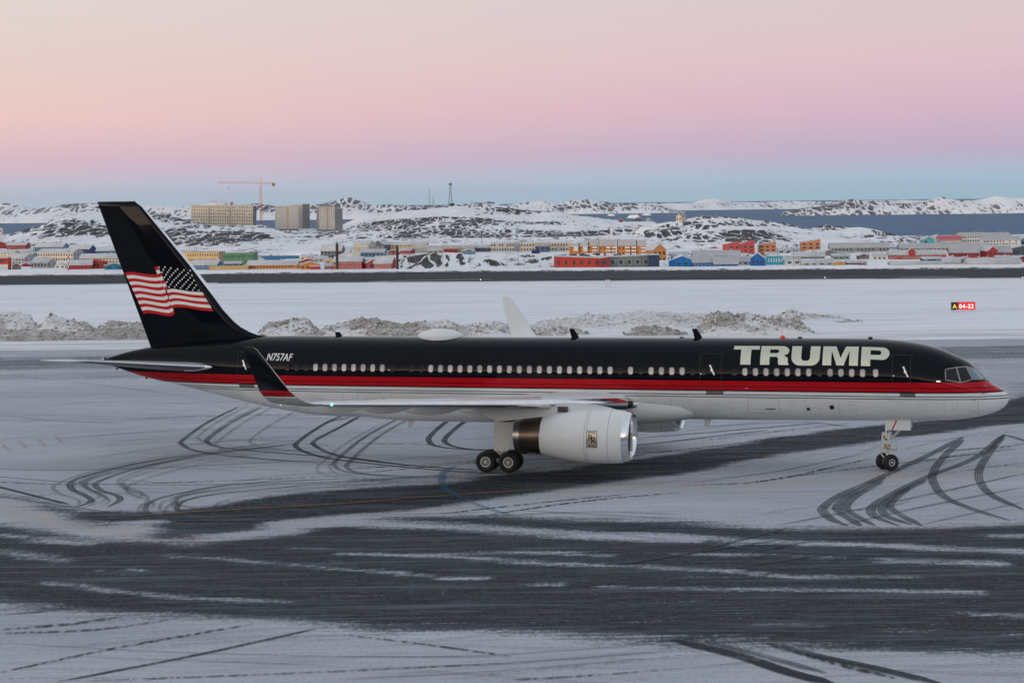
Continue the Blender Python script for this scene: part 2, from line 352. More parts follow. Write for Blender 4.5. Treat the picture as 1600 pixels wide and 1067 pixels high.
# ---- tyre tracks and painted lines: thin sheets lying on the apron
def smooth_poly(P, step=.8):
    P = [Vector((x, y)) for x, y in P]
    if len(P) == 2: n = max(2, int((P[1] - P[0]).length / 1.5)); return [P[0].lerp(P[1], k / n) for k in range(n + 1)]
    Q = [P[0] * 2 - P[1]] + P + [P[-1] * 2 - P[-2]]; out = []
    for i in range(1, len(Q) - 2):
        n = max(3, int((Q[i + 1] - Q[i]).length / step))
        for k in range(n):
            t = k / n; a, b_, c, d = Q[i - 1], Q[i], Q[i + 1], Q[i + 2]
            out.append(.5 * ((2 * b_) + (c - a) * t + (2 * a - 5 * b_ + 4 * c - d) * t * t + (3 * b_ - a - 3 * c + d) * t ** 3))
    return out + [P[-1]]
def ribbon(name, pts, w, mat, z, parent, world=False):
    P = smooth_poly(pts if world else [gnd(x, y) for x, y in pts]); vs = []; mb = MB()
    for i, p in enumerate(P):
        d = (P[min(i + 1, len(P) - 1)] - P[max(i - 1, 0)]).normalized(); n = Vector((-d.y, d.x)) * w / 2 * min(1, .2 + 6 * i / len(P), .2 + 6 * (len(P) - 1 - i) / len(P))
        vs += [(p.x + n.x, p.y + n.y, z), (p.x - n.x, p.y - n.y, z)]
    mb.add(vs, [(2 * i + 1, 2 * i + 3, 2 * i + 2, 2 * i) for i in range(len(P) - 1)])
    return mb.build(name, mat, parent)
def track_mat(name, col, cover, ns=6.0, dotted=False, lo=.35, hi=.62):
    m = NT(name); a = m.noise(m.obj(), ns, 5, .7); b2 = m.noise(m.obj((1, 1, 1)), .35, 3)
    f = m.mapr(m.math('ADD', m.math('MULTIPLY', a, .6), m.math('MULTIPLY', b2, .5)), lo, hi, cover * .35, cover)
    if dotted:
        w = m.noise(m.obj((5.0, 1.6, 1)), 1.0, 2); f = m.math('MULTIPLY', f, m.mapr(w, .40, .56, .12, 1.0))
    m.set('Base Color', rgb(col)).set('Roughness', .95).set('Specular IOR Level', .04).set('Alpha', f); return m.mat
T_DARK = track_mat('tyre_track_dark', (.05, .055, .064), .85); T_SOFT = track_mat('tyre_track_soft', (.085, .092, .105), .44); T_FAINT = track_mat('tyre_track_faint', (.09, .095, .105), .34)
T_DOT = track_mat('tyre_track_treads', (.04, .043, .05), .8, 6, True); T_BOLD = track_mat('tyre_track_bold', (.035, .038, .044), .95)
tracks = [
 (T_DARK,.34,[(556,641),(511,660),(467,689),(465,700),(492,711),(533,719),(647,731),(743,738),(860,742)]), (T_DARK,.34,[(572,645),(530,668),(494,687),(492,696),(533,713),(640,727),(760,735)]), (T_DARK,.3,[(560,648),(511,660)]),
 (T_DARK,.36,[(745,630),(703,655),(674,679),(671,690),(686,698),(747,703),(880,706)]), (T_DARK,.36,[(768,632),(724,660),(697,683),(697,692),(716,699),(762,703),(880,702)]),
 (T_SOFT,.36,[(469,692),(343,706),(229,721),(153,738),(114,751),(111,763),(130,772),(143,782),(122,792)]), (T_SOFT,.36,[(458,694),(305,713),(214,732),(164,748),(149,757),(160,767),(183,774),(187,782),(168,792)]),
 (T_SOFT,.3,[(533,748),(381,755),(290,769),(244,780),(227,793),(236,803),(280,810)]), (T_SOFT,.3,[(480,758),(343,771),(290,782),(277,792),(284,799),(330,806)]),
 (T_FAINT,.32,[(372,636),(324,660),(286,687),(284,694),(313,706),(420,718),(560,724)]), (T_FAINT,.32,[(408,636),(362,660),(328,684),(326,692),(351,700),(450,709),(560,716)]),
 (T_SOFT,.22,[(-60,731),(153,734),(533,717)]), (T_SOFT,.2,[(-60,740),(190,757),(533,753)]), (T_DOT,.22,[(-60,750),(115,757),(330,752),(533,744)]), (T_DARK,.3,[(-40,750),(0,761),(107,788)]), (T_SOFT,.2,[(0,776),(190,803)]),
 (T_SOFT,.26,[(640,645),(590,671),(560,690),(533,713),(522,726),(545,738),(640,746),(760,748)]), (T_SOFT,.26,[(658,645),(609,671),(575,695),(548,720),(542,731),(570,740),(660,744),(760,742)]), (T_DARK,.26,[(533,713),(640,727),(743,735)]),
 (T_DOT,.24,[(533,742),(743,723),(876,716),(1066,703)]), (T_DOT,.22,[(533,733),(700,724),(780,716)]), (T_DOT,.22,[(860,727),(1066,703),(1300,675)]), (T_SOFT,.18,[(533,755),(700,740),(860,722)]), (T_SOFT,.16,[(380,770),(533,760),(640,752)]),
 (T_FAINT,.5,[(860,706),(1010,694),(1200,672)]), (T_FAINT,.4,[(1010,684),(1150,672),(1280,661)]),
 (T_DOT,.3,[(747,807),(914,783),(1066,769)]), (T_DOT,.24,[(686,803),(850,785),(991,771)]), (T_SOFT,.22,[(808,797),(930,804),(1066,811)]), (T_SOFT,.2,[(747,807),(930,800),(1066,804)]), (T_SOFT,.2,[(560,806),(760,800)]),
 (T_SOFT,.5,[(1505,683),(1447,713),(1371,748),(1314,773),(1287,792),(1287,801),(1302,813),(1325,822)]), (T_SOFT,.45,[(1383,746),(1333,771),(1310,788),(1310,799),(1333,814),(1344,822)]), (T_SOFT,.42,[(1379,752),(1341,773),(1323,790),(1329,801),(1367,822)]),
 (T_SOFT,.48,[(1569,679),(1524,715),(1447,746),(1390,774),(1362,793),(1367,807),(1405,822)]), (T_SOFT,.45,[(1447,750),(1398,774),(1379,792),(1386,807),(1425,820)]), (T_SOFT,.42,[(1421,761),(1392,786),(1398,799),(1440,822)]),
 (T_SOFT,.46,[(1505,687),(1478,710),(1459,736),(1459,755),(1478,778),(1524,797),(1577,813)]), (T_SOFT,.46,[(1569,679),(1547,706),(1531,732),(1531,752),(1550,774),(1600,797)]), (T_SOFT,.4,[(1569,679),(1620,692),(1680,688)]),
 (T_SOFT,.24,[(1211,822),(1356,793),(1600,740)]), (T_SOFT,.24,[(1310,822),(1447,791),(1600,761)]), (T_SOFT,.2,[(1440,820),(1600,784)]),
 (T_DOT,.24,[(1066,759),(1199,751),(1360,717)]), (T_SOFT,.18,[(1066,756),(1218,736),(1363,706)]), (T_DOT,.2,[(1160,757),(1260,742),(1600,700)]), (T_DOT,.22,[(1420,710),(1600,695)]),
 (T_DOT,.22,[(0,1051),(191,1011),(397,975)]), (T_DARK,.2,[(88,1066),(305,1024),(496,982)]), (T_DARK,.2,[(0,961),(92,954)]), (T_DOT,.34,[(0,984),(114,975),(183,965)]), (T_DOT,.24,[(0,990),(152,984),(282,966)]),
 (T_FAINT,.12,[(0,1005),(267,1019),(533,1026),(800,1027)]), (T_FAINT,.12,[(114,1026),(340,1034),(533,1041)]), (T_DOT,.12,[(133,1065),(533,1049),(800,1036)]),
 (T_DOT,.16,[(533,992),(647,1005),(800,1026)]), (T_SOFT,.1,[(533,1026),(724,1026),(876,1017),(1048,1005)]), (T_SOFT,.13,[(533,1047),(800,1036),(1066,1016)]), (T_DOT,.14,[(781,1064),(920,1056),(1066,1045)]), (T_FAINT,.14,[(533,1062),(760,1050),(1000,1030)]),
 (T_BOLD,.62,[(1050,1000),(1158,1026),(1226,1049),(1302,1069)]), (T_BOLD,.5,[(1200,1006),(1280,1026),(1371,1045),(1470,1069)]), (T_DOT,.3,[(1230,1015),(1302,1036),(1402,1061)]), (T_SOFT,.4,[(1100,1003),(1180,1022),(1290,1052)]),
 (T_SOFT,.1,[(1066,1028),(1211,1016)]), (T_SOFT,.1,[(1066,1045),(1249,1028)]), (T_SOFT,.1,[(1295,1020),(1348,1015)]),
 (T_FAINT,.16,[(0,640),(200,628),(420,640)]), (T_FAINT,.16,[(0,700),(260,686),(480,690)]), (T_FAINT,.14,[(0,612),(160,606),(260,612)]), (T_FAINT,.14,[(30,690),(330,668),(470,664)]), (T_FAINT,.2,[(0,650),(150,660),(360,645)]), (T_FAINT,.14,[(0,585),(120,598),(300,620)]),
 (T_FAINT,.3,[(1080,668),(1250,660),(1330,668)]), (T_DOT,.2,[(1090,690),(1200,676),(1330,662)]),
 (T_DOT,.16,[(1066,890),(1238,899),(1420,908)]), (T_FAINT,.3,[(950,885),(1100,862),(1230,842)]), (T_FAINT,.3,[(1150,888),(1300,865)]), (T_SOFT,.3,[(1066,868),(1150,846),(1230,826)]), (T_SOFT,.3,[(1180,862),(1290,842)]),
]
for i, (mt, w, pts) in enumerate(tracks):
    if w < .29 or mt is T_DOT: ribbon('tyre_track', pts, w, mt, .004 + .0005 * i, apron); continue
    P = smooth_poly([gnd(x, y) for x, y in pts]); z_ = .004 + .0005 * i; b = MB(); nl = 4 if w > .38 else 3      # a broad tyre leaves several tread lines
    for j in range(nl + 1):
        o0, o1 = (-.5, .5) if j == nl else ((j + .12) / nl - .5, (j + .88) / nl - .5); vs = []
        for q, pt in enumerate(P):
            dd = (P[min(q + 1, len(P) - 1)] - P[max(q - 1, 0)]).normalized(); nn = Vector((-dd.y, dd.x)) * w * .90 * min(1, .3 + 10 * q / len(P), .3 + 10 * (len(P) - 1 - q) / len(P)); vs += [(pt.x + nn.x * o0, pt.y + nn.y * o0, z_ + (0 if j == nl else .0002)), (pt.x + nn.x * o1, pt.y + nn.y * o1, z_ + (0 if j == nl else .0002))]
        b.add(vs, [(2 * q, 2 * q + 1, 2 * q + 3, 2 * q + 2) for q in range(len(P) - 1)], 1 if j == nl else 0)
    b.build('tyre_track', [mt, T_FAINT], apron)
# many faint old tracks criss-crossing the packed snow
rt = random.Random(5); k_ = 0
for i in range(46):
    x0 = rt.uniform(-120, 620); y0 = rt.uniform(600, 772); L_ = rt.uniform(160, 520); sl = rt.uniform(-.10, .05); cv = rt.uniform(-14, 14) * (y0 - 560) / 200
    ribbon('tyre_track', [(x0 + L_ * t_, y0 + sl * L_ * t_ + cv * 4 * t_ * (1 - t_)) for t_ in (0, .25, .5, .75, 1)], rt.choice((.08, .10, .14, .2)), rt.choice((T_FAINT, T_FAINT, T_SOFT, T_DOT)), .0400 + .0001 * i, apron)
for i in range(26):
    x0 = rt.uniform(900, 1500); y0 = rt.uniform(690, 812); L_ = rt.uniform(120, 420); sl = rt.uniform(-.26, -.02); cv = rt.uniform(-10, 10)
    ribbon('tyre_track', [(x0 + L_ * t_, y0 + sl * L_ * t_ + cv * 4 * t_ * (1 - t_)) for t_ in (0, .25, .5, .75, 1)], rt.choice((.07, .10, .14)), rt.choice((T_FAINT, T_FAINT, T_SOFT, T_DOT)), .0450 + .0001 * i, apron)
for i in range(24):
    x0 = rt.uniform(-100, 1400); y0 = rt.uniform(1000, 1064); L_ = rt.uniform(200, 600); sl = rt.uniform(-.12, .08)
    ribbon('tyre_track', [(x0 + L_ * t_, y0 + sl * L_ * t_) for t_ in (0, .5, 1)], rt.choice((.05, .07, .1)), rt.choice((T_FAINT, T_FAINT, T_DOT)), .0480 + .0001 * i, apron)
arcs = [t_ for t_ in tracks if t_[0] in (T_SOFT, T_FAINT) and len(t_[2]) > 5 and t_[2][0][0] < 800]
for i in range(22):
    mt, w, pts = rt.choice(arcs); dx, dy = rt.uniform(-70, 70), rt.uniform(-9, 9); sc = rt.uniform(.8, 1.25); cx_, cy_ = pts[len(pts) // 2]
    ribbon('tyre_track', [(cx_ + (x - cx_) * sc + dx, min(822, cy_ + (y - cy_) * sc + dy)) for x, y in pts], w * .55, T_FAINT, .0500 + .00008 * i, apron)
L_OR = track_mat('line_orange', (.36, .17, .03), .6, 3, lo=.3, hi=.6); L_ORF = track_mat('line_orange_faint', (.40, .24, .10), .28, 3); L_BL = track_mat('line_blue', (.05, .17, .28), .46, 3, lo=.3, hi=.55); L_BLF = track_mat('line_blue_faint', (.05, .15, .25), .38, 3); L_PK = track_mat('line_pink', (.42, .14, .14), .3, 3)
for i, (mt, w, pts) in enumerate([(L_OR,.16,[(-40,822),(53,815)]), (L_OR,.17,[(156,812),(300,801),(533,788),(686,776),(907,762)]), (L_ORF,.17,[(907,762),(1066,752),(1249,736),(1356,729),(1600,709)]), (L_OR,.12,[(1131,706),(1230,720)]),
        (L_BL,.34,[(716,727),(697,735),(690,745),(693,760),(704,771),(724,780)]), (L_BL,.22,[(724,780),(754,792),(785,802),(800,806)]), (L_BLF,.18,[(800,806),(823,813),(895,825),(1029,843),(1219,862),(1466,872)]),
        (L_PK,.2,[(-20,690),(120,676),(320,660)]), (L_PK,.2,[(-20,712),(100,704),(260,690)]), (L_PK,.16,[(0,692),(16,706)]), (L_PK,.16,[(28,688),(44,703)]), (L_PK,.16,[(56,684),(74,700)]), (L_PK,.16,[(84,680),(100,694)]), (L_PK,.16,[(240,610+40),(330,636)]),
        (L_PK,.3,[(278,840),(302,834)])]): ribbon('painted_line', pts, w, mt, .052 + .0006 * i, apron)

# ---- snow field between apron and runway
gx = np.arange(-150, 150.1, 1.2); gy = np.concatenate([np.arange(186, 330.1, .8), [338, 350]])
GX, GY = np.meshgrid(gx, gy)
rwy_d = (GY - (324.6 - (GX + 0) * .118))                      # distance past the runway's near edge
GZ = .05 + .35 * (fbm(GX * .02, GY * .06, 4, 21) - .45) * sstep(196, 212, GY) * sstep(0, -25, rwy_d) + .05 * fbm(GX * .15, GY * .6, 3, 5)
GZ = np.where(rwy_d > 0, -.08, GZ); GZ = GZ - .16 * sstep(190, 186, GY)
m = NT('snow_field'); v = m.obj((.25, 1, 1)); n1 = m.noise(v, .12, 6, .65); n2 = m.noise(m.obj((.12, 1.2, 1)), .35, 6, .7)
c = m.mix(m.mapr(n1, .35, .7), rgb((.76, .785, .83)), rgb((.66, .69, .735))); c = m.mix(m.math('MULTIPLY', m.mapr(n2, .48, .70), .7), c, rgb((.50, .515, .54)))
c = m.mix(m.math('MULTIPLY', m.attr('edge'), m.mapr(n2, .40, .60)), c, rgb((.36, .33, .30)))
m.set('Base Color', c).set('Roughness', .8).set('Specular IOR Level', .2); m.bump(n2, .5, .12)
edge = np.maximum(sstep(-9, 0, rwy_d) * .8, sstep(204, 190, GY) * .55)
struct(link('snow_field', np_mesh('snow_field', np.stack([GX, GY, GZ], -1).reshape(-1, 3), grid_faces(len(gx), len(gy)), m.mat, True, {'edge': edge})), 'windblown snow field between apron and runway')

# ---- runway beyond it
m = NT('runway_asphalt'); n1 = m.noise(m.obj((.05, 1, 1)), .5, 5, .65); n2 = m.noise(m.obj((.3, 1.5, 1)), .8, 5)
c = m.mix(m.mapr(n1, .35, .65), rgb((.032, .036, .042)), rgb((.075, .082, .092))); c = m.mix(m.math('MULTIPLY', m.mapr(n2, .60, .75), .6), c, rgb((.24, .26, .28)))
m.set('Base Color', c).set('Roughness', .9).set('Specular IOR Level', .05)
b = MB(); rp = [gnd(-900, 457.5), gnd(-300, 450.5), gnd(800, 440), gnd(1900, 434.5), gnd(2500, 430), gnd(2500, 413), gnd(1900, 418), gnd(800, 424.5), gnd(-300, 434.5), gnd(-900, 440)]
b.add([(p[0], p[1], .02) for p in rp], [(0,1,8,9),(1,2,7,8),(2,3,6,7),(3,4,5,6)]); runway = b.build('runway', m.mat); struct(runway, 'dark asphalt runway cleared of snow')
dm = track_mat('runway_snow_dust', (.6, .62, .66), .6, 1.0)
for i, pts in enumerate([[(575,440),(640,438.5),(770,436)], [(1400,434),(1500,432.6)]]): ribbon('snow_streak', pts, 1.6, dm, .03 + .004 * i, runway)

# ---- ragged dirt and snow verge along the runway's far edge
vx = np.arange(-150, 150.1, .3); vy = np.linspace(-1.2, 1.6, 9); VX, VY = np.meshgrid(vx, vy); far_y = np.interp(VX, [q[0] for q in (rp[9], rp[8], rp[7], rp[6], rp[5])], [q[1] for q in (rp[9], rp[8], rp[7], rp[6], rp[5])])
VZ = .02 + np.clip(.62 * fbm(VX * .5, VY * .8, 5, 301, .65) - .12, 0, 1) * np.clip(1 - np.abs(VY / 1.4), 0, 1) ** .6 * 1.1 - .05
m = NT('verge_dirt'); n1 = m.noise(m.obj(), 1.4, 5, .7); m.set('Base Color', m.mix(m.mapr(n1, .40, .62), rgb((.05, .042, .038)), rgb((.42, .41, .42)))).set('Roughness', .9)
struct(link('verge', np_mesh('verge', np.stack([VX, far_y + VY, VZ], -1).reshape(-1, 3), grid_faces(len(vx), len(vy)), m.mat, False)), 'ragged verge of dirt and snow along the far runway edge')

# ---- terrain: plateau edge, town flat, hills behind
def crest(pts, d):
    P = [at(x, y, d) for x, y in pts]; return np.array([p.x for p in P]), np.array([p.z for p in P])
tx = np.arange(-860, 860.1, 4.0); ty = np.concatenate([np.arange(330, 470, 2.0), np.arange(470, 900, 10.), np.arange(900, 1300, 3.), np.arange(1300, 3000, 4.5)])
TX, TY = np.meshgrid(tx, ty)
PXX = 800 + FPX * TX / TY
endd = np.interp(PXX, [-200, 0, 60, 300, 1000, 1250, 1370, 1400, 1440, 1460, 1700], [1500, 1500, 1600, 2150, 1900, 1500, 1230, 1205, 1205, 1278, 1292])
T_far = (GY[0, 0] * 0)
rw_far = 368 - TX * .115                                     # far edge of the runway
dz = TY - rw_far
tt_ = np.clip((dz - 7) / 230, 0, 1)
TZ = np.where(dz < 0, -.3, .38 * sstep(0, 3, dz)) - 20.5 * (1 - (1 - tt_) ** 2) + .12 * (fbm(TX * .3, TY * .5, 3, 33) - .5) * sstep(1, 4, dz) * sstep(60, 20, dz)
TZ += (fbm(TX * .01, TY * .01, 4, 31) - .5) * 2.5 * sstep(700, 900, TY)
TZ -= 72 * sstep(0, 1, (TY - endd) / np.interp(PXX, [1200, 1380], [350, 130]))
rock = np.full(TX.shape, -.35)
hills = [ # crest in the photo, distance of crest, front foot, length of the back slope, front exponent
 ([(-250,395),(-60,398),(0,386),(40,366),(80,352),(110,341),(150,321),(165,324),(185,330),(215,334),(250,336),(290,345),(330,352),(420,358),(470,372),(500,400)], 1850, 1480, 260, .8),
 ([(180,420),(215,352),(250,341),(285,346),(320,353),(400,353),(440,359),(540,361),(580,366),(640,385),(680,410)], 2050, 1560, 420, .9),
 ([(480,395),(530,362),(560,345),(600,335),(640,327),(690,322.5),(720,321),(760,323),(800,326),(850,329),(900,335),(950,343),(1000,351),(1050,362),(1100,390)], 2480, 1640, 300, .75),
 ([(560,402),(620,372),(660,366),(720,362),(780,357),(850,351),(900,353),(960,354),(1010,362),(1050,374),(1110,380),(1180,400)], 1980, 1620, 300, .6),
 ([(960,382),(1000,357),(1050,347),(1070,344),(1100,338),(1140,340),(1200,347),(1240,357),(1270,357),(1290,352),(1310,355),(1340,363),(1370,374),(1395,384),(1430,400)], 1750, 1330, 220, .7),
 ([(590,417),(630,403),(660,397),(700,394),(740,399),(770,406),(805,418)], 1010, 945, 70, .9),
 ([(780,419),(830,405),(870,397),(930,394),(980,397),(1040,410)], 1075, 985, 70, .9),
 ([(1290,418),(1330,404),(1365,400),(1400,405),(1425,418)], 1040, 960, 60, .9)]
roughn = fbm(TX * .018, TY * .018, 5, 41) - .5; fine = fbm(TX * .07, TY * .07, 4, 47) - .5
for k, (pts, d, yf, back, ex) in enumerate(hills):
    cx, cz = crest(pts, d); zc = np.interp(TX, cx, cz, left=-200, right=-200)
    yc = d + 90 * (fbm(TX * .006, TX * 0, 2, 60 + k) - .5) * min(1, (d - yf) / 200)
    t = np.clip((TY - yf) / (yc - yf), 0, 1); pf = t ** ex * (1 - .35 * (1 - t) * t)
    tb = np.clip((TY - yc) / back, 0, 4); amp = min(1.0, (d - yf) / 300)
    z = -22 + (zc + 22) * pf - tb ** 1.5 * 60 * amp + (roughn * 13 + fine * 4.5) * amp * pf * (1 - .75 * np.exp(-((TY - yc) / (60 * amp + 5)) ** 2))
    w = (z > TZ); TZ = np.where(w, z, TZ)
    base = {0: .24, 1: .16, 2: -.02, 3: .38, 4: .55, 5: -.62, 6: -.2, 7: -.2}[k]
    lf = fbm(TX * .009 + k, TY * .009, 3, 70 + k) - .5
    rock = np.where(w, base - .04 + lf * 4.2 + (fbm(TX * .03, TY * .012, 3, 170 + k) - .5) * 1.1 - .25 * sstep(.2, .0, t), rock)
rock = np.minimum(rock, .40); rock = np.where(dz < 60, -.9, rock)
TZ[:, :] = np.where(TZ < -95, -95, TZ)
M_HILL = rock_snow_mat('hill_rock_and_snow', 8.0)
def ground_z(x, y):
    i = np.searchsorted(tx, x); j = np.searchsorted(ty, y); return float(TZ[min(j, len(ty) - 1), min(i, len(tx) - 1)])

# ---- sea to the horizon
m = NT('sea_water'); n1 = m.noise(m.obj((.004, .0006, 1)), 1.0, 6, .7); n2 = m.noise(m.obj((.03, .02, 1)), 1.0, 4)
m.set('Base Color', m.mix(m.mapr(n1, .3, .7), rgb((.030, .098, .20)), rgb((.045, .122, .235)))).set('Roughness', .6).set('Specular IOR Level', .10); m.bump(n2, .6, 3.0)
b = MB(); N = 180; b.add([(0, 0, -86)] + [(22800 * math.sin(2 * math.pi * k / N), 22800 * math.cos(2 * math.pi * k / N), -86) for k in range(N)], [(0, 1 + (k + 1) % N, 1 + k) for k in range(N)])
struct(b.build('sea', m.mat), 'slate blue sea beyond the town')

# ---- far islands
M_ISLE = rock_snow_mat('island_rock_and_snow', 30.0, .16, asp=(1, .10, 1.1), rock=(.075, .075, .09))
isles = [('island', 'snowy far islands behind the tail and tower blocks', 9700, 500, .12, [(-260,322),(-50,317),(0,320),(20,319),(45,325),(75,324),(95,320),(150,318),(190,322),(240,322),(300,322),(340,316),(370,322),(400,317),(430,323),(500,320),(530,313),(545,309),(562,314),(580,320),(620,321),(700,326),(760,345)]),
         ('island', 'low snowy islands behind the radio mast hill', 10900, 500, .0, [(560,335),(600,322),(680,320),(730,318.5),(765,315),(790,321),(820,317),(850,312.5),(870,318),(905,311.5),(920,309.5),(945,316),(970,318),(1010,319.5),(1040,322),(1075,333)]),
         ('island', 'flat pale island strip along the horizon', 12600, 900, .0, [(960,322),(980,319),(1060,317.5),(1085,317),(1110,310.5),(1125,312.5),(1145,317),(1250,315),(1400,313.5),(1600,312.5),(1850,311),(1900,325)]),
         ('island', 'craggy snowy island across the bay on the right', 8850, 330, .16, [(1215,337),(1250,327),(1280,322),(1310,318),(1330,311),(1345,313.5),(1400,318),(1440,318),(1460,309.5),(1475,308.5),(1500,314.5),(1530,313.5),(1560,307),(1580,311),(1650,309),(1760,313),(1850,330)])]
for k, (nm, lb, d, half, rk, pts) in enumerate(isles):
    cx, cz = crest(pts, d); ix = np.arange(cx[0], cx[-1], 16.0); iy = np.arange(d - half - 250, d + 350, 22.0); IX, IY = np.meshgrid(ix, iy)
    zc = np.interp(IX, cx, cz); sh = d - half * (.55 + .45 * fbm(IX * .0015, IX * 0, 3, 80 + k))
    t = np.clip((IY - sh) / (d - sh), 0, 1)
    IZ = -90 + (zc + 90) * np.where(IY < sh, 0, .10 + .90 * t ** .8) - np.clip((IY - d) / 300, 0, 1) ** 2 * 60
    nz = fbm(IX * .006, IY * .006, 5, 90 + k) - .5; IZ += nz * 34 * t * (1 - .6 * sstep(.7, 1, t)) + (fbm(IX * .02, IY * .02, 3, 99) - .5) * 9 * t
    IZ = np.where((IY < sh) | (IX < cx[0] + 20) | (IX > cx[-1] - 20), -92, IZ)
    struct(link(nm, np_mesh(nm, np.stack([IX, IY, IZ], -1).reshape(-1, 3), grid_faces(len(ix), len(iy)), M_ISLE, True, {'rock': rk - .06 + (fbm(IX * .003, IY * .003, 3, 120 + k) - .5) * 2.4 - .2 * (1 - t)})), lb)

# ---- unseen hillside behind the viewpoint: shades the airfield and shows mirrored in the paint
hx_ = np.arange(-900, 900.1, 12); hy_ = np.arange(-620, -180, 10.); HX, HY = np.meshgrid(hx_, hy_)
HZ = -2 + (52 + 22 * (fbm(HX * .012, HX * 0, 4, 140) - .5)) * sstep(-190, -380, HY) + (fbm(HX * .03, HY * .03, 4, 150) - .5) * 14 * sstep(-195, -300, HY)
struct(link('hillside', np_mesh('hillside', np.stack([HX, HY, HZ], -1).reshape(-1, 3), grid_faces(len(hx_), len(hy_)), M_HILL, True, {'rock': np.full(HX.shape, .75)})), 'unseen dark rocky hillside behind the viewpoint')

# ================================================================== AIRLINER
air = empty('airliner', (NX, NY, 0), YAW)
tag(air, 'black, red and white twin engine airliner with a flag on its tail fin', 'airplane')
def A(s, l, z): return (-s, -l, z)          # station aft of nose, metres to starboard, height -> aircraft space

def gloss(name, col, rough=.045, coat=.6, var=.0):
    m = NT(name); m.set('Base Color', rgb(col)).set('Roughness', rough).set('Specular IOR Level', .14)
    n = m.noise(m.obj((.6, 1, 1)), 1.2, 3); m.bump(n, .02, .02); return m.mat
BLK = (.0022, .0032, .0065); RED = (.42, .006, .012); WHT = (.67, .695, .705)
def livery():
    m = NT('livery_paint'); t = m.node('ShaderNodeTexCoord'); s = m.node('ShaderNodeSeparateXYZ'); m.link(t.outputs['Object'], s.inputs[0])
    stops = [(0, WHT), (3.535, BLK), (3.575, WHT), (3.655, BLK), (3.695, WHT), (3.84, BLK), (3.90, RED), (4.065, BLK), (4.10, RED), (4.345, BLK)]
    r = m.node('ShaderNodeValToRGB'); r.color_ramp.interpolation = 'CONSTANT'; e = r.color_ramp.elements
    while len(e) < len(stops): e.new(.5)
    for i, (z, c) in enumerate(stops): e[i].position = max(0, (z - 3) / 2); e[i].color = rgb(c)
    m.link(m.math('DIVIDE', m.math('SUBTRACT', s.outputs[2], 3.0), 2.0), r.inputs[0])
    grime = m.noise(m.obj((.5, 1, 2.5)), 1.3, 5, .6); c = m.mix(m.math('MULTIPLY', m.mapr(grime, .5, .8), .14), r.outputs[0], rgb((.22, .23, .22)), 'MULTIPLY')
    c = m.mix(m.math('MULTIPLY', m.mapr(s.outputs[2], 3.2, 2.2), m.math('MULTIPLY', m.mapr(grime, .3, .7), .22)), c, rgb((.30, .31, .30)))
    rv = m.noise(m.obj((.4, 1, 1)), .9, 3)
    m.set('Base Color', c).set('Roughness', m.mapr(grime, .3, .8, .03, .08)).set('Specular IOR Level', .14); m.bump(rv, .03, .03); return m.mat
M_LIV = livery(); M_BLACK = gloss('black_paint', BLK); M_WHITE = gloss('white_paint', WHT, .25, .4); M_GREY = gloss('grey_paint', (.38, .40, .41), .35, .2); M_RED = gloss('red_paint', RED, .3, .3); M_STAB_SHADE = gloss('tailplane_shaded_grey', (.09, .095, .10), .35, .2)  # the tailplane grey has the underside's shade put into its colour
M_CHROME = simple('polished_metal', (.78, .79, .80), .16, 1.0, var=.06, vscale=1.2); M_STEEL = simple('brushed_steel', (.45, .46, .47), .32, 1.0, var=.15)
M_TITAN = simple('heat_tinted_titanium', (.17, .13, .105), .33, .9, var=.25, vscale=2.5); M_RUB = simple('tyre_rubber', (.012, .012, .013), .8, var=.3, vscale=14)
M_DARK = simple('dark_void', (.006, .006, .007), .6); M_GEAR = simple('gear_white_enamel', (.58, .60, .60), .4, var=.15, vscale=9); M_ORANGE = simple('amber_plastic', (.62, .24, .02), .45)
M_STRIPE_W = simple('flag_white', (.72, .72, .70), .35); M_STRIPE_R = simple('flag_red', (.48, .006, .010), .4, spec=.2)
M_GOLD = simple('pale_gold_foil', (.66, .64, .49), .33, .92, var=.04, vscale=2); M_HINGE = simple('sill_plate_metal', (.20, .20, .19), .5, .6, var=.2, vscale=12)
def emis(name, col, e):
    m = NT(name); m.set('Base Color', rgb(col)).set('Emission Color', rgb(col)).set('Emission Strength', e).set('Roughness', .3); return m.mat
m = NT('window_blind_behind_glass'); m.set('Base Color', rgb((.43, .40, .395))).set('Roughness', .3).set('Coat Weight', 1.0).set('Coat Roughness', .02); M_PANE = m.mat
M_PANES = [M_PANE]
for k_, col_ in enumerate(((.36, .335, .335), (.29, .265, .27))):
    m = NT('window_blind_behind_glass'); m.set('Base Color', rgb(col_)).set('Roughness', .25).set('Coat Weight', 1.0).set('Coat Roughness', .02); M_PANES.append(m.mat)
m = NT('cockpit_glass'); m.set('Base Color', rgb((.012, .011, .012))).set('Roughness', .05).set('Specular IOR Level', .3).set('Coat Weight', 0.0).set('Coat Roughness', .01); M_CKP = m.mat
m = NT('windshield_glass'); m.set('Base Color', rgb((.05, .13, .19))).set('Roughness', .06).set('Coat Weight', 1.0).set('Coat Roughness', .01).set('Specular IOR Level', .8); M_WSH = m.mat

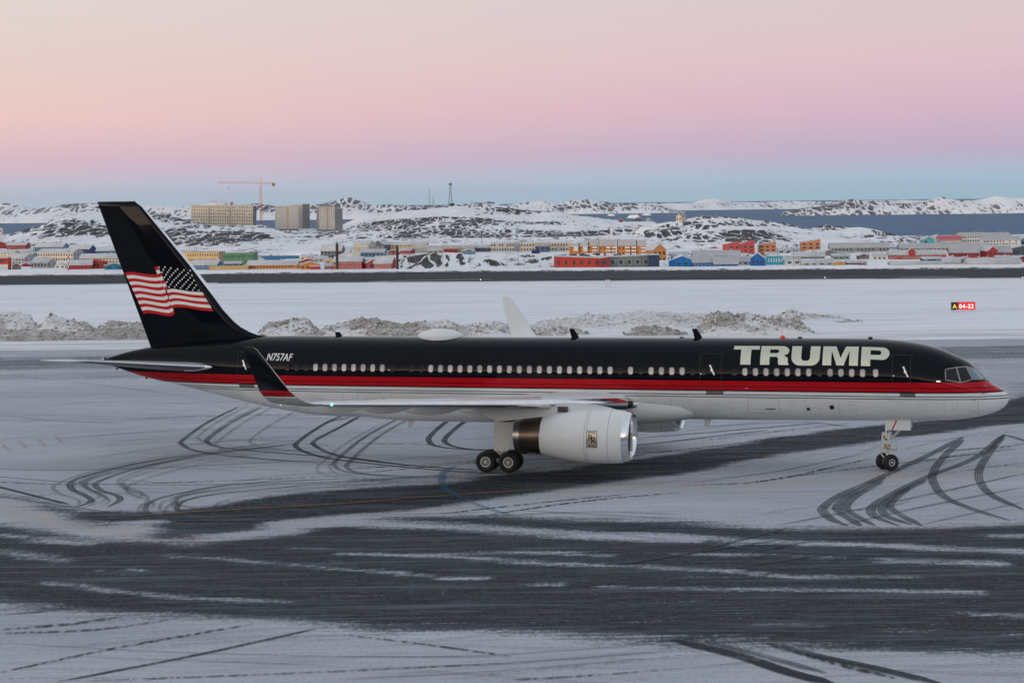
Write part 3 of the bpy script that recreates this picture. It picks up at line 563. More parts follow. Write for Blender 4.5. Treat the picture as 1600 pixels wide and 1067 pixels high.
# ---- fuselage shape
def pchip(xs, ys):
    xs = np.array(xs, float); ys = np.array(ys, float); h = np.diff(xs); dl = np.diff(ys) / h; d = np.zeros(len(xs)); d[0] = dl[0]; d[-1] = dl[-1]
    for i in range(1, len(xs) - 1):
        if dl[i - 1] * dl[i] > 0: w1 = 2 * h[i] + h[i - 1]; w2 = h[i] + 2 * h[i - 1]; d[i] = (w1 + w2) / (w1 / dl[i - 1] + w2 / dl[i])
    def f(q):
        q = np.asarray(q, float); i = np.clip(np.searchsorted(xs, q) - 1, 0, len(xs) - 2); t = (q - xs[i]) / h[i]; t = np.clip(t, 0, 1)
        return ys[i] * (1 + 2 * t) * (1 - t) ** 2 + h[i] * d[i] * t * (1 - t) ** 2 + ys[i + 1] * t * t * (3 - 2 * t) + h[i] * d[i + 1] * t * t * (t - 1)
    return f
f_top = pchip([.26,.32,.46,.75,.99,1.34,1.84,2.22,2.67,3.41,4.31,5.51,6.73,8.5,15,28,36,38,40,42,44.1,45.4,46.5,46.97], [3.52,3.68,3.84,4.02,4.16,4.46,5.00,5.29,5.50,5.82,6.06,6.23,6.295,6.30,6.28,6.25,6.26,6.22,6.10,5.92,5.65,5.40,5.10,4.95])
f_bot = pchip([.26,.32,.47,.75,1.06,1.95,3.15,4.35,8.6,14.86,28,33,34.85,37.3,40.15,42.3,44.1,45.4,46.3,46.97], [3.52,3.33,3.12,2.94,2.81,2.58,2.44,2.39,2.34,2.29,2.16,2.12,2.19,2.52,3.11,3.58,3.93,4.26,4.55,4.75])
f_hw = pchip([.26,.32,.46,.75,1.0,1.5,2.0,2.67,3.4,4.3,5.5,7,9,34,37,40,42,44,45.4,46.5,46.97], [.01,.20,.40,.66,.83,1.10,1.30,1.50,1.65,1.77,1.85,1.88,1.885,1.885,1.74,1.40,1.10,.74,.47,.25,.12])
f_zm = pchip([.26,1,2,3.5,5.5,8,34,38,42,45,46.97], [3.52,3.55,3.85,4.2,4.42,4.5,4.5,4.55,4.7,4.82,4.85])
def hw_at(s, z):
    zm, tp_, bt, hw = float(f_zm(s)), float(f_top(s)), float(f_bot(s)), float(f_hw(s))
    q = (z - zm) / (tp_ - zm) if z > zm else (zm - z) / (zm - bt); q = min(abs(q), .999); return hw * (1 - q ** 2.1) ** (1 / 2.1)
def fpt(s, z, off=0.0):                      # point of the starboard skin, lifted off it
    l = hw_at(s, z); e = .02; dl_z = (hw_at(s, z + e) - hw_at(s, z - e)) / (2 * e); dl_s = (hw_at(s + e, z) - hw_at(max(.27, s - e), z)) / (2 * e)
    n = Vector((-dl_s, 1, -dl_z)).normalized(); return A(s + n.x * off, l + n.y * off, z + n.z * off)
ST = np.unique(np.concatenate([[.26, .27, .29, .32, .37, .42, .5], np.arange(.6, 7, .15), np.arange(7, 34, .75), np.arange(34, 46.9, .3), [46.97]]))
NR = 96; vs = []
for s in ST:
    tp_, bt, hw, zm = float(f_top(s)), float(f_bot(s)), float(f_hw(s)), float(f_zm(s))
    for k in range(NR):
        a = 2 * math.pi * k / NR; cs, sn = math.cos(a), math.sin(a); e = 2 / 2.1
        l = hw * math.copysign(abs(cs) ** e, cs); z = zm + (tp_ - zm if sn > 0 else zm - bt) * math.copysign(abs(sn) ** e, sn); vs.append(A(s, l, z))
n = len(ST); fs = [(i * NR + k, (i + 1) * NR + k, (i + 1) * NR + (k + 1) % NR, i * NR + (k + 1) % NR) for i in range(n - 1) for k in range(NR)]
b = MB(); b.add(vs, fs + [tuple(range(NR)), tuple(range((n - 1) * NR, n * NR))[::-1]]); fus = fix_normals(b.build('fuselage', M_LIV, air, True))

def skin_poly(name, pts, mat, off, parent, sub=6, port=False):
    """a filled quad-ish patch on the skin: pts = 4 corners (s, z)"""
    p = pts; b_ = MB(); vs = []
    for j in range(sub + 1):
        for i in range(sub + 1):
            u, v = i / sub, j / sub
            s = (p[0][0] * (1 - u) + p[1][0] * u) * (1 - v) + (p[3][0] * (1 - u) + p[2][0] * u) * v
            z = (p[0][1] * (1 - u) + p[1][1] * u) * (1 - v) + (p[3][1] * (1 - u) + p[2][1] * u) * v
            q = fpt(s, z, off); vs.append((q[0], -q[1] if port else q[1], q[2]))
    k = sub + 1; b_.add(vs, [(j * k + i, j * k + i + 1, (j + 1) * k + i + 1, (j + 1) * k + i) for j in range(sub) for i in range(sub)])
    return fix_normals(b_.build(name, mat, parent, True))
def skin_line(name, pts, w, mat, off, parent, close=False, port=False):
    pts = list(pts) + ([pts[0]] if close else []); P = []
    for a, b2 in zip(pts[:-1], pts[1:]):
        L = math.hypot(b2[0] - a[0], b2[1] - a[1]); k = max(1, int(L / .12)); P += [(a[0] + (b2[0] - a[0]) * t / k, a[1] + (b2[1] - a[1]) * t / k) for t in range(k)]
    P.append(pts[-1]); vs = []
    for i, p in enumerate(P):
        a, c = P[max(0, i - 1)], P[min(len(P) - 1, i + 1)]
        if close and i in (0, len(P) - 1): a, c = P[-2], P[1]
        d = Vector((c[0] - a[0], c[1] - a[1])); d = d.normalized() if d.length else Vector((1, 0)); nn = Vector((-d.y, d.x)) * w / 2
        for sg in (1, -1):
            q = fpt(p[0] + sg * nn.x, p[1] + sg * nn.y, off); vs.append((q[0], -q[1] if port else q[1], q[2]))
    b_ = MB(); b_.add(vs, [(2 * i, 2 * i + 1, 2 * i + 3, 2 * i + 2) for i in range(len(P) - 1)]); return b_.build(name, mat, parent, True)

# cabin windows: alike pieces sharing one mesh
def rrect(w, h, r, n=5):
    return [(cx + r * math.cos(a), cy + r * math.sin(a)) for cx, cy, a0 in ((w/2-r, h/2-r, 0), (-w/2+r, h/2-r, 90), (-w/2+r, -h/2+r, 180), (w/2-r, -h/2+r, 270)) for a in [R(a0 + 90 * k / n) for k in range(n + 1)]]
def window_mesh(s0, zc, port, blank=False):
    b_ = MB(); o = rrect(.285, .405, .11); i_ = rrect(.228, .345, .095); k = len(o); sg = 1 if not port else -1
    def P(pt, off): q = fpt(s0 + pt[0], zc + pt[1], off); return (q[0] + s0, sg * q[1], q[2])
    v = [P(p, .004) for p in o] + [P(p, .010) for p in i_] + [P(p, .006) for p in i_] + [P((0, 0), .006)]
    b_.add(v, [(j, (j + 1) % k, k + (j + 1) % k, k + j) for j in range(k)] + [(k + j, k + (j + 1) % k, 2 * k + (j + 1) % k, 2 * k + j) for j in range(k)], 0)
    b_.add(v, [(2 * k + j, 2 * k + (j + 1) % k, 3 * k) for j in range(k)], 1); return b_
M_WFR = simple('window_frame', (.05, .05, .055), .35); M_PLUG = gloss('window_plug', (.008, .009, .013))
WZ = 4.79; idx = list(range(0, 8)) + list(range(12, 31)) + [32, 34, 35, 36, 37] + list(range(43, 50)) + [51, 52, 53]; plugs = [-3, -2, -1, 8, 10, 11, 31, 33, 38, 39, 42, 50]
for port in (False, True):
    srcs = {}; srcp = None; rw = random.Random(3)
    for i in idx + [100, 101]:
        s = {100: 6.94, 101: 6.33}.get(i, 34.372 - i * .508); vr = rw.choice((0, 0, 1, 1, 2))
        if s > 8.6:
            if vr not in srcs: srcs[vr] = fix_normals(window_mesh(20.0, WZ, port).build('window', [M_WFR, M_PANES[vr]], fus, False)); o = srcs[vr]
            else: o = srcs[vr].copy(); C.objects.link(o)
            o.location = (-s, 0, 0)
        else: fix_normals(window_mesh(s, WZ, port).build('window', [M_WFR, M_PANES[vr]], fus, False, (-s, 0, 0)))
    for i in plugs:
        s = 34.372 - i * .508
        if srcp is None: srcp = fix_normals(window_mesh(20.0, WZ, port).build('window_plug', [M_BLACK, M_PLUG], fus, True)); o = srcp
        else: o = srcp.copy(); C.objects.link(o)
        o.location = (-s, 0, 0)

# doors: seam, lever handle, sill plate
M_SEAM = simple('panel_seam', (.012, .013, .016), .5); M_SEAMW = simple('panel_seam_light', (.30, .31, .31), .6); M_SEAMB = simple('panel_seam_black', (.010, .011, .014), .5, spec=.1); M_HANDLE = simple('handle_silver', (.80, .80, .80), .3, .3)
def door(s0, s1, z0, z1, hs, plate):
    r = .12; skin_line('door_seam', [(s0, z0 + r), (s0, z1 - r), (s0 + r, z1), (s1 - r, z1), (s1, z1 - r), (s1, z0 + r), (s1 - r, z0), (s0 + r, z0)], .022, M_SEAM, .006, fus, True)
    b_ = MB(); h = [(hs + .10, 5.02), (hs + .03, 5.06), (hs - .05, 4.86), (hs - .02, 4.86), (hs - .14, 4.62), (hs - .08, 4.84), (hs + .0, 4.86)]
    o = skin_poly('door_handle', [(hs + .13, 5.09), (hs + .05, 5.10), (hs - .16, 4.62), (hs - .10, 4.62)], M_HANDLE, .03, fus, 5)
    skin_poly('handle_hub', [(hs + .05, 4.90), (hs - .06, 4.90), (hs - .06, 4.80), (hs + .05, 4.80)], M_HANDLE, .036, fus, 2)
    skin_poly('door_sill_plate', [(plate[0], 3.845), (plate[1], 3.845), (plate[1], 3.70), (plate[0], 3.70)], M_HINGE, .008, fus, 3)
door(14.72, 13.68, 3.9, 5.62, side(1112, 577, 1.85)[0], (side(1103, 612, 1.85)[0], side(1130, 612, 1.85)[0]))
door(5.55, 4.72, 3.92, 5.62, side(1414, 578, 1.8)[0], (side(1406, 615, 1.8)[0], side(1430, 615, 1.8)[0]))
door(38.75, 37.9, 3.9, 5.5, side(382, 568, 1.55)[0], (side(372, 603, 1.6)[0], side(397, 603, 1.6)[0]))
for s in (36.2,): pass
# cargo door and panel outlines on the white belly
for (a, c, z0, z1) in [(12.45, 10.95, 2.75, 3.50), (32.2, 30.9, 2.75, 3.5)]: skin_line('cargo_door_seam', [(a, z0), (a, z1), (c, z1), (c, z0)], .018, M_SEAMW, .005, fus, True)
skin_line('radome_seam', [(1.66, z) for z in np.linspace(2.72, 3.50, 12)], .02, M_SEAMW, .005, fus)
for s in (3.2, 7.6, 9.7, 13.3, 15.6, 17.8, 20.4, 22.9, 25.3, 27.9, 30.4, 33.0, 35.6, 37.6, 39.4, 41.2, 43.0):
    zl_ = max(float(f_bot(s)) + .25, 2.55); skin_line('frame_seam', [(s, z) for z in np.linspace(4.4, float(f_top(s)) - .06, 24)], .008, M_SEAMB, .0035, fus)
    if zl_ < 3.3: skin_line('frame_seam', [(s, z) for z in np.linspace(zl_, 3.5, 12)], .010, M_SEAMW, .0035, fus)
for (s, z, w_, h_) in [(9.0, 2.75, .5, .3), (10.2, 3.15, .25, .25), (13.9, 2.8, .6, .35), (15.1, 3.2, .3, .2), (34.2, 2.9, .5, .3), (36.6, 3.1, .35, .25), (38.6, 3.25, .6, .3), (7.3, 2.95, .3, .3), (4.0, 3.0, .4, .3), (2.6, 3.1, .25, .3)]:
    skin_line('access_hatch', [(s, z), (s + w_, z), (s + w_, z + h_), (s, z + h_)], .012, M_SEAMW, .004, fus, True)
for s in (8.1, 16.2, 19.5, 35.8): skin_line('panel_seam', [(s, z) for z in np.linspace(2.5, 3.5, 10)], .014, M_SEAMW, .005, fus)
skin_line('latch_strip', [(11.6, 2.98), (11.15, 2.98)], .05, M_SEAM, .006, fus); skin_line('latch_strip', [(29.6, 2.62), (28.9, 2.62)], .06, M_SEAM, .006, fus)
for (x, y, r_) in [(1262, 640, .075), (1299, 637, .10)]:
    s, z = side(x, y, 1.7); skin_poly('static_port', [(s + r_, z + r_), (s - r_, z + r_), (s - r_, z - r_), (s + r_, z - r_)], M_DARK, .007, fus, 2)
for (x, y) in [(1165, 606), (1535, 604), (1535, 614), (1520, 623)]:
    L = 1.85 if x < 1400 else .9; s, z = side(x, y, L); b = MB(); q0, q1 = fpt(s, z, 0), fpt(s, z, .10); b.tube([q0, q1], .022, 6); q2 = (q1[0] + .14, q1[1], q1[2]); b.tube([q1, q2], .018, 6); b.build('pitot_probe', M_STEEL, fus)
# cockpit glazing
def zc(x, y): return 1440 + x * .13125, 540 + y * .13125
def nose_hit(x, y):                          # where a photo bearing meets the nose skin
    best = None
    for L in np.linspace(2.0, 0.0, 401):
        s, z = side(x, y, L)
        if s < .27: continue
        if z < float(f_top(s)) and z > float(f_bot(s)) and hw_at(s, z) >= L: return s, z
    s, z = side(x, y, .15); return s, min(z, float(f_top(s)) - .02)
def glaze(name, zp, mat, off): return skin_poly(name, [nose_hit(*zc(*p)) for p in zp], mat, off, fus, 8)
fr = [nose_hit(*zc(*p)) for p in [(283,283),(410,260),(530,250),(655,256),(762,376),(610,398),(470,440),(285,408)]]
M_FRAME = simple('cockpit_frame', (.24, .24, .24), .45, .3)
skin_line('cockpit_frame', fr, .045, M_FRAME, .010, fus, True)
skin_line('cockpit_frame', [nose_hit(*zc(*p)) for p in [(415,262),(462,436)]], .07, M_FRAME, .011, fus); skin_line('cockpit_frame', [nose_hit(*zc(*p)) for p in [(530,252),(604,396)]], .05, M_FRAME, .011, fus)
glaze('cockpit_window', [(290,292),(404,268),(448,428),(292,400)], M_CKP, .006); glaze('cockpit_window', [(424,266),(522,257),(598,392),(468,434)], M_CKP, .006); glaze('windshield', [(540,260),(652,262),(752,374),(610,392)], M_WSH, .006)
for pn, mt in (([(290,292),(404,268),(448,428),(292,400)], M_CKP), ([(424,266),(522,257),(598,392),(468,434)], M_CKP), ([(540,260),(652,262),(752,374),(610,392)], M_WSH)):
    skin_poly('cockpit_window', [nose_hit(*zc(*p)) for p in pn], mt, .006, fus, 6, True)
q = fpt(*nose_hit(*zc(795, 392))[:2], .02); b = MB(); b.tube([q, (q[0] - .25, q[1] - .25, q[2] - .0), (q[0] - .75, q[1] - .75, q[2] - .02)], .022, 6); b.build('wiper', M_DARK, fus)

# lettering on the forward fuselage, laid on the curved skin
def skin_th(s, th, off):                     # th: angle above the widest line
    zm = float(f_zm(s)); tp_ = float(f_top(s)); hw = float(f_hw(s)); e = 2 / 2.1
    l = hw * math.cos(th) ** e; z = zm + (tp_ - zm) * math.sin(th) ** e
    nrm = Vector((0, math.cos(th) / hw, math.sin(th) / (tp_ - zm))).normalized(); return A(s, l + nrm.y * off, z + nrm.z * off)
def lay_text(outlines, name, mat, place, parent):
    """outlines: list of (outer loop, holes) in flat units -> curve filled -> subdivided -> laid on a surface"""
    import bmesh
    cu = bpy.data.curves.new(name, 'CURVE'); cu.dimensions = '2D'; cu.fill_mode = 'BOTH'
    for loop in outlines:
        sp = cu.splines.new('POLY'); sp.points.add(len(loop) - 1); sp.use_cyclic_u = True
        for i, p in enumerate(loop): sp.points[i].co = (p[0], p[1], 0, 1)
    return lay_curve(cu, name, mat, place, parent)
def lay_curve(cu, name, mat, place, parent, cut=None):
    import bmesh
    ob = bpy.data.objects.new(name, cu); C.objects.link(ob); dg = bpy.context.evaluated_depsgraph_get(); me = bpy.data.meshes.new_from_object(ob.evaluated_get(dg)); bpy.data.objects.remove(ob)
    bm = bmesh.new(); bm.from_mesh(me); bmesh.ops.remove_doubles(bm, verts=bm.verts, dist=1e-5)
    ys = [v.co.y for v in bm.verts]; xs = [v.co.x for v in bm.verts]
    if cut:
        for y in np.arange(min(ys) + cut, max(ys), cut): bmesh.ops.bisect_plane(bm, geom=bm.verts[:] + bm.edges[:] + bm.faces[:], plane_co=(0, y, 0), plane_no=(0, 1, 0))
    for v in bm.verts: v.co = Vector(place(v.co.x, v.co.y))
    bmesh.ops.recalc_face_normals(bm, faces=bm.faces)
    bm.normal_update()
    bm.to_mesh(me); bm.free(); me.materials.clear(); me.materials.append(mat); me.polygons.foreach_set('material_index', [0] * len(me.polygons)); return link(name, me, parent)
def arc(cx, cy, rx, ry, a0, a1, n=14): return [(cx + rx * math.cos(R(a0 + (a1 - a0) * k / n)), cy + ry * math.sin(R(a0 + (a1 - a0) * k / n))) for k in range(n + 1)]
H = 1.0
glyphs = {
 'T': [[(0, 1), (0, .77), (.36, .77), (.36, 0), (.84, 0), (.84, .77), (1.22, .77), (1.22, 1)]],
 'R': [[(0, 0), (0, 1)] + [(.95, 1)] + arc(.98, .70, .36, .30, 90, -40) + [(1.10, .46), (1.16, .42)] + arc(1.10, .26, .20, .16, 40, 0) + [(1.31, .10), (1.36, 0), (.88, 0), (.84, .10), (.84, .26)] + arc(.74, .26, .10, .12, 0, 90) + [(.44, .38), (.44, 0)],
       [(.44, .57), (.74, .57)] + arc(.76, .675, .105, .105, -90, 90, 8) + [(.44, .78)]],
 'U': [[(0, 1), (0, .40)] + arc(.42, .36, .42, .38, 180, 270) + [(.60, -.02), (.80, -.02)] + arc(.95, .36, .42, .38, 270, 360) + [(1.37, .40), (1.37, 1), (.90, 1), (.90, .40)] + arc(.76, .38, .14, .18, 0, -90, 8) + [(.62, .20)] + arc(.61, .38, .14, .18, 270, 180, 8) + [(.47, 1)]],
 'M': [[(0, 0), (0, 1), (.62, 1), (.86, .34), (1.10, 1), (1.70, 1), (1.70, 0), (1.28, 0), (1.28, .72), (1.02, 0), (.68, 0), (.42, .72), (.42, 0)]],
 'P': [[(0, 0), (0, 1), (.98, 1)] + arc(1.02, .655, .36, .345, 90, -90) + [(.45, .31), (.45, 0)], [(.45, .54), (.84, .54)] + arc(.86, .665, .12, .125, -90, 90, 8) + [(.45, .79)]]}
TH0 = R(19.5); TXT_H = R(35.0); pos = {'T': 133, 'R': 361, 'U': 620, 'M': 880, 'P': 1201}; wid = {'T': 215, 'R': 240, 'U': 236, 'M': 296, 'P': 234}
for ch in 'TRUMP':
    w0 = max(p[0] for l in glyphs[ch] for p in l); sA = side(1120 + pos[ch] * .1875, 556, 1.7)[0]; sB = side(1120 + (pos[ch] + wid[ch]) * .1875, 556, 1.7)[0]
    def place(x, y, sA=sA, sB=sB, w0=w0): return skin_th(sA + (sB - sA) * x / w0, TH0 + TXT_H * y, .008)
    o = lay_text([[(p[0], p[1]) for p in l] for l in glyphs[ch]], 'letter', M_GOLD, lambda x, y: (x, y, 0), fus)
    import bmesh
    bm = bmesh.new(); bm.from_mesh(o.data)
    for y in np.arange(.06, 1, .06): bmesh.ops.bisect_plane(bm, geom=bm.verts[:] + bm.edges[:] + bm.faces[:], plane_co=(0, y, 0), plane_no=(0, 1, 0))
    for v in bm.verts: v.co = Vector(place(v.co.x, v.co.y))
    bm.normal_update()
    if sum(f.normal.y * f.calc_area() for f in bm.faces) > 0: bmesh.ops.reverse_faces(bm, faces=bm.faces)
    for f in bm.faces: f.smooth = True
    bm.to_mesh(o.data); bm.free()
def font_curve(txt, size, bold=.0, shear=0.0, align='LEFT', space=1.0):
    cu = bpy.data.curves.new('text', 'FONT'); cu.body = txt; cu.size = size; cu.offset = bold; cu.shear = shear; cu.align_x = align; cu.space_character = space; cu.resolution_u = 3; return cu
sR = side(457, 551, 1.8)[0]
lay_curve(font_curve('N757AF', .62, .012, .22, 'RIGHT', 1.04), 'registration', M_STRIPE_W, lambda x, y: skin_th(sR + .10 - x * .64, R(18.5) + y / 1.95, .006), fus, .1)

# roof and belly fittings
def blade(name, s, l, z, h, c, sweep, mat, parent, t=.05):
    b_ = MB(); sg = 1 if h > 0 else -1
    pr = [(0, 0), (c, 0), (c * .55 + sweep, h), (sweep, h)]
    b_.prism([A(s + p[0], l - t / 2, z + p[1]) for p in pr], (0, -1, 0), t); o_ = fix_normals(b_.build(name, mat, parent)); return o_
for (x, y) in [(526, 526), (895, 528), (1087, 528)]:
    s, z = side(x, y, 0); blade('blade_antenna', s - .38, 0, z - .06, .52 if x > 600 else .30, .42, .32 if x > 600 else .22, M_BLACK, fus)
for (x, y, h, L) in [(642, 655, -.42, 0), (1106, 654, -.36, 0), (384, 628, -.26, 0)]:
    s, z = side(x, y, 0); blade('belly_antenna', s - .25, L, z + .12, h - .12, .38, .22, M_WHITE, fus, .04)
b = MB(); sd, zd = side(688, 525, 0); b.lathe([(0, .02)] + [(-.40 * (1 - math.cos(t)), .98 * math.sin(t)) for t in np.linspace(.08, math.pi / 2, 14)] + [(-.62, .96)], A(sd, 0, 6.66), (0, 0, 1), 40)
o = fix_normals(b.build('satellite_dome', M_WHITE, fus, True)); o.scale = (1.2, .8, 1); o.location = (-sd * (1 - 1.2), 0, 0)
sb, zb = side(1223, 527, 0); b = MB(); b.lathe([(.14, .01), (.12, .07), (.06, .13), (-.06, .15)], A(sb, 0, 6.29), (0, 0, 1), 16); fix_normals(b.build('beacon', emis('beacon_red', (.6, .02, .02), .25), fus, True))
for x in (1065, 1250, 1360): s, z = side(x, 528, 0); b = MB(); b.lathe([(.05, .01), (.05, .10), (-.05, .11)], A(s, 0, z), (0, 0, 1), 10); fix_normals(b.build('roof_fitting', M_DARK, fus))
for (x, y) in [(1385, 570), ]: pass
b = MB(); b.lathe([(0, .20), (.14, .19), (.14, .12), (-.3, .12)], A(46.90, 0, 4.86), (-1, 0, -.05), 20); fix_normals(b.build('exhaust_pipe', M_STEEL, fus, True))
for (s, z) in [(46.1, 4.44), (44.4, 3.98)]: blade('static_discharger', s, 0, z + .04, -.09, .16, .10, M_DARK, fus, .03)
for (x, y, mt) in [(1466, 596, emis('lamp_warm', (1, .85, .6), .6)), (1396, 587, M_STRIPE_W), (608, 578, M_STRIPE_W), (1095, 584, M_STRIPE_W)]:
    s, z = side(x, y, 1.72 if x > 1400 else 1.86); skin_poly('marker_light', [(s + .09, z + .035), (s - .09, z + .035), (s - .09, z - .035), (s + .09, z - .035)] if x > 1450 else [(s + .03, z + .03), (s - .03, z + .03), (s - .03, z - .03), (s + .03, z - .03)], mt, .012, fus, 2)

# wing-to-body fairing
b = MB(); vs = []; SS = np.linspace(15.2, 33.4, 50); NF = 40
for s in SS:
    t = (s - 15.2) / 18.2; e = min(1, math.sin(math.pi * min(1, max(0, t))) * 1.9) ** .6 if 0 < t < 1 else 0
    w = 1.2 + .66 * e; zb = 2.42 - .42 * e; zt = 2.9 + .38 * e
    for k in range(NF + 1):
        a = math.pi + math.pi * k / NF; cs, sn = math.cos(a), math.sin(a); vs.append(A(s, w * math.copysign(abs(cs) ** .7, cs), zt + (zt - zb) * math.copysign(abs(sn) ** .8, sn)))
n = NF + 1; b.add(vs, [(i * n + k, (i + 1) * n + k, (i + 1) * n + k + 1, i * n + k + 1) for i in range(len(SS) - 1) for k in range(NF)]); fix_normals(b.build('wing_fairing', M_WHITE, air, True))

# ---- lifting surfaces
NACA = [0, .006, .02, .05, .1, .18, .28, .4, .55, .7, .85, 1.0]
def thick(x, t): return 5 * t * (.2969 * math.sqrt(x) - .126 * x - .3516 * x * x + .2843 * x ** 3 - .1036 * x ** 4)
def surf(name, secs, mats, parent, sg, le_frac=.03, lem=1, side_mats=None, camber=.0, vertical=False):
    """secs: (lateral, height, leading edge station, chord, thickness ratio, cant angle in degrees)"""
    b_ = MB(); rings = []; prof = [(x, 1) for x in NACA[::-1]] + [(x, -1) for x in NACA[1:]]; n_ = len(prof)
    for (l, z, s, c, tc_, cant) in secs:
        ca = R(cant); nl, nz = -math.sin(ca), math.cos(ca); vs_ = []
        for (x, sd_) in prof:
            th = thick(x, tc_) * c * sd_ + camber * c * 4 * x * (1 - x); vs_.append(A(s + x * c, sg * (l + nl * th), z + nz * th))
        rings.append(vs_)
    allv = [v for r_ in rings for v in r_]; nl_ = len(NACA)
    for i in range(len(rings) - 1):
        for k in range(n_ - 1):
            xm = (prof[k][0] + prof[k + 1][0]) / 2; m_ = lem if xm < le_frac else 0
            if m_ == 0 and side_mats: m_ = side_mats[0] if k < nl_ - 1 else side_mats[1]
            b_.add([allv[i * n_ + k], allv[i * n_ + k + 1], allv[(i + 1) * n_ + k + 1], allv[(i + 1) * n_ + k]], [(0, 1, 2, 3)], m_)
    b_.add(rings[-1], [tuple(range(n_))], 0); o_ = b_.build(name, mats, parent, True)
    import bmesh
    bm = bmesh.new(); bm.from_mesh(o_.data); bmesh.ops.remove_doubles(bm, verts=bm.verts, dist=1e-4); bmesh.ops.recalc_face_normals(bm, faces=bm.faces); bm.to_mesh(o_.data); bm.free()
    o_.data.set_sharp_from_angle(angle=R(50)); return o_
def wing_z(l): return 3.16 + (l - 1.9) * .0905
def le(l): return 17.95 + (l - 1.9) * .5705
def te(l): return np.interp(l, [0, 1.9, 6.4, 19, 19.6], [25.55, 25.65, 26.1, 29.55, 29.75])
m = NT('winglet_livery'); t_ = m.node('ShaderNodeTexCoord'); s_ = m.node('ShaderNodeSeparateXYZ'); m.link(t_.outputs['Object'], s_.inputs[0])
r_ = m.node('ShaderNodeValToRGB'); r_.color_ramp.interpolation = 'CONSTANT'; stops = [(4.0, (.45, .46, .46)), (4.98, BLK), (5.0, WHT), (5.03, BLK), (5.05, WHT), (5.12, BLK), (5.155, RED), (5.235, BLK), (5.26, RED), (5.37, BLK)]; e = r_.color_ramp.elements
while len(e) < len(stops): e.new(.5)
for i, (z, c) in enumerate(stops): e[i].position = (z - 4) / 2; e[i].color = rgb(c)
m.link(m.math('DIVIDE', m.math('SUBTRACT', s_.outputs[2], 4.0), 2.0), r_.inputs[0]); m.set('Base Color', r_.outputs[0]).set('Roughness', .15).set('Coat Weight', .3); M_WINGLET = m.mat
for sg in (1, -1):
    secs = [(l, wing_z(l), le(l) - (.7 * (1.9 - l) if l < 1.9 else 0), float(te(l)) - le(l) + (.7 * (1.9 - l) if l < 1.9 else 0), np.interp(l, [0, 2, 6.4, 19], [.135, .13, .115, .10]), 5) for l in (0, 1.2, 1.9, 2.6, 4, 5.2, 6.4, 8.5, 11, 13.5, 16, 18, 19.0)]
    wing = surf('wing', secs, [M_GREY, M_CHROME, M_WHITE], air, sg, .045, 1, (2, 0), .012)
    wl_ = surf('winglet', [(18.99, wing_z(18.99), le(18.99), 1.83, .10, 5), (19.4, 4.745, 27.96, 1.72, .10, 14), (19.75, 4.87, 28.20, 1.62, .095, 34), (20.0, 5.07, 28.46, 1.50, .09, 58), (20.15, 5.35, 28.72, 1.38, .085, 74), (20.27, 5.8, 29.06, 1.17, .08, 78), (20.42, 6.5, 29.57, .88, .08, 79), (20.55, 7.10, 30.02, .62, .08, 79), (20.57, 7.22, 30.2, .42, .06, 79)], [M_WINGLET, M_STEEL, M_WHITE], wing, sg, .02, 1, (2, 0))
    # slat edges, the inboard strip a reflection painted in red, and the landing light
    for l0, l1 in ((6.9, 11.9), (12.0, 15.2), (15.3, 18.7)):
        b = MB(); vs = []
        for l in (l0, l1):
            c = float(te(l)) - le(l); vs += [A(le(l) + c * .085, sg * l, wing_z(l) + thick(.085, .11) * c + .012 + .015 * c), A(le(l) + c * .11, sg * l, wing_z(l) + thick(.11, .11) * c + .012 + .016 * c)]
        b.add(vs, [(0, 1, 3, 2)]); fix_normals(b.build('slat_edge', M_RED if l0 < 8 else M_STEEL, wing))
    for l, ln, dp, s0 in ((4.6, 3.6, .55, 23.6), (9.4, 3.8, .50, 24.7), (13.3, 3.0, .40, 26.0), (16.2, 2.2, .30, 27.2)):      # flap track fairings
        b = MB(); zt = wing_z(l) - .10; rings = []
        for k, t in enumerate(np.linspace(0, 1, 15)):
            rr = math.sin(math.pi * min(1, t * .97 + .01)) ** .75; w = .21 * rr * (dp / .5); h = dp * rr
            rings.append([A(s0 - .6 + t * ln, sg * l + w * math.cos(a), zt + .10 - .10 * t + (h if math.sin(a) < 0 else .15) * math.sin(a)) for a in np.linspace(0, 2 * math.pi, 16, endpoint=False)])
        b.add([v for r in rings for v in r], [(i * 16 + k, i * 16 + (k + 1) % 16, (i + 1) * 16 + (k + 1) % 16, (i + 1) * 16 + k) for i in range(14) for k in range(16)]); fix_normals(b.build('flap_fairing', M_WHITE, wing, True))
    b = MB(); b.lathe([(.03, .005), (.03, .13), (0, .16), (-.2, .17)], A(18.02, sg * 2.15, wing_z(2.1) + .01), (1, -sg * .35, .05), 20); o = fix_normals(b.build('landing_light', M_CKP, wing, True)); 
    b = MB(); b.lathe([(.05, .004), (.03, .05), (-.03, .06)], A(27.48, sg * 18.6, wing_z(18.6)), (1, -sg * .5, 0), 12); fix_normals(b.build('navigation_light', emis('nav_green', (.25, 1, .72), 2.2) if sg > 0 else emis('nav_red', (1, .1, .08), 3.0), wing))
    b = MB(); b.lathe([(.04, .004), (.02, .035), (-.03, .04)], A(29.55, sg * 19.2, wing_z(19.2) - .01), (-1, -sg * .3, 0), 10); fix_normals(b.build('strobe_light', emis('lamp_tail', (1, .9, .75), 1.6), wing))
    # ---- engine
    eng = empty('engine', (0, 0, 0)); eng.parent = air; EO = (6.48 * sg, 2.12)
    E0 = A(17.08, EO[0], EO[1]); SH = .085
    def prof(ps): return [(-(s - 17.08), r) for s, r in ps]
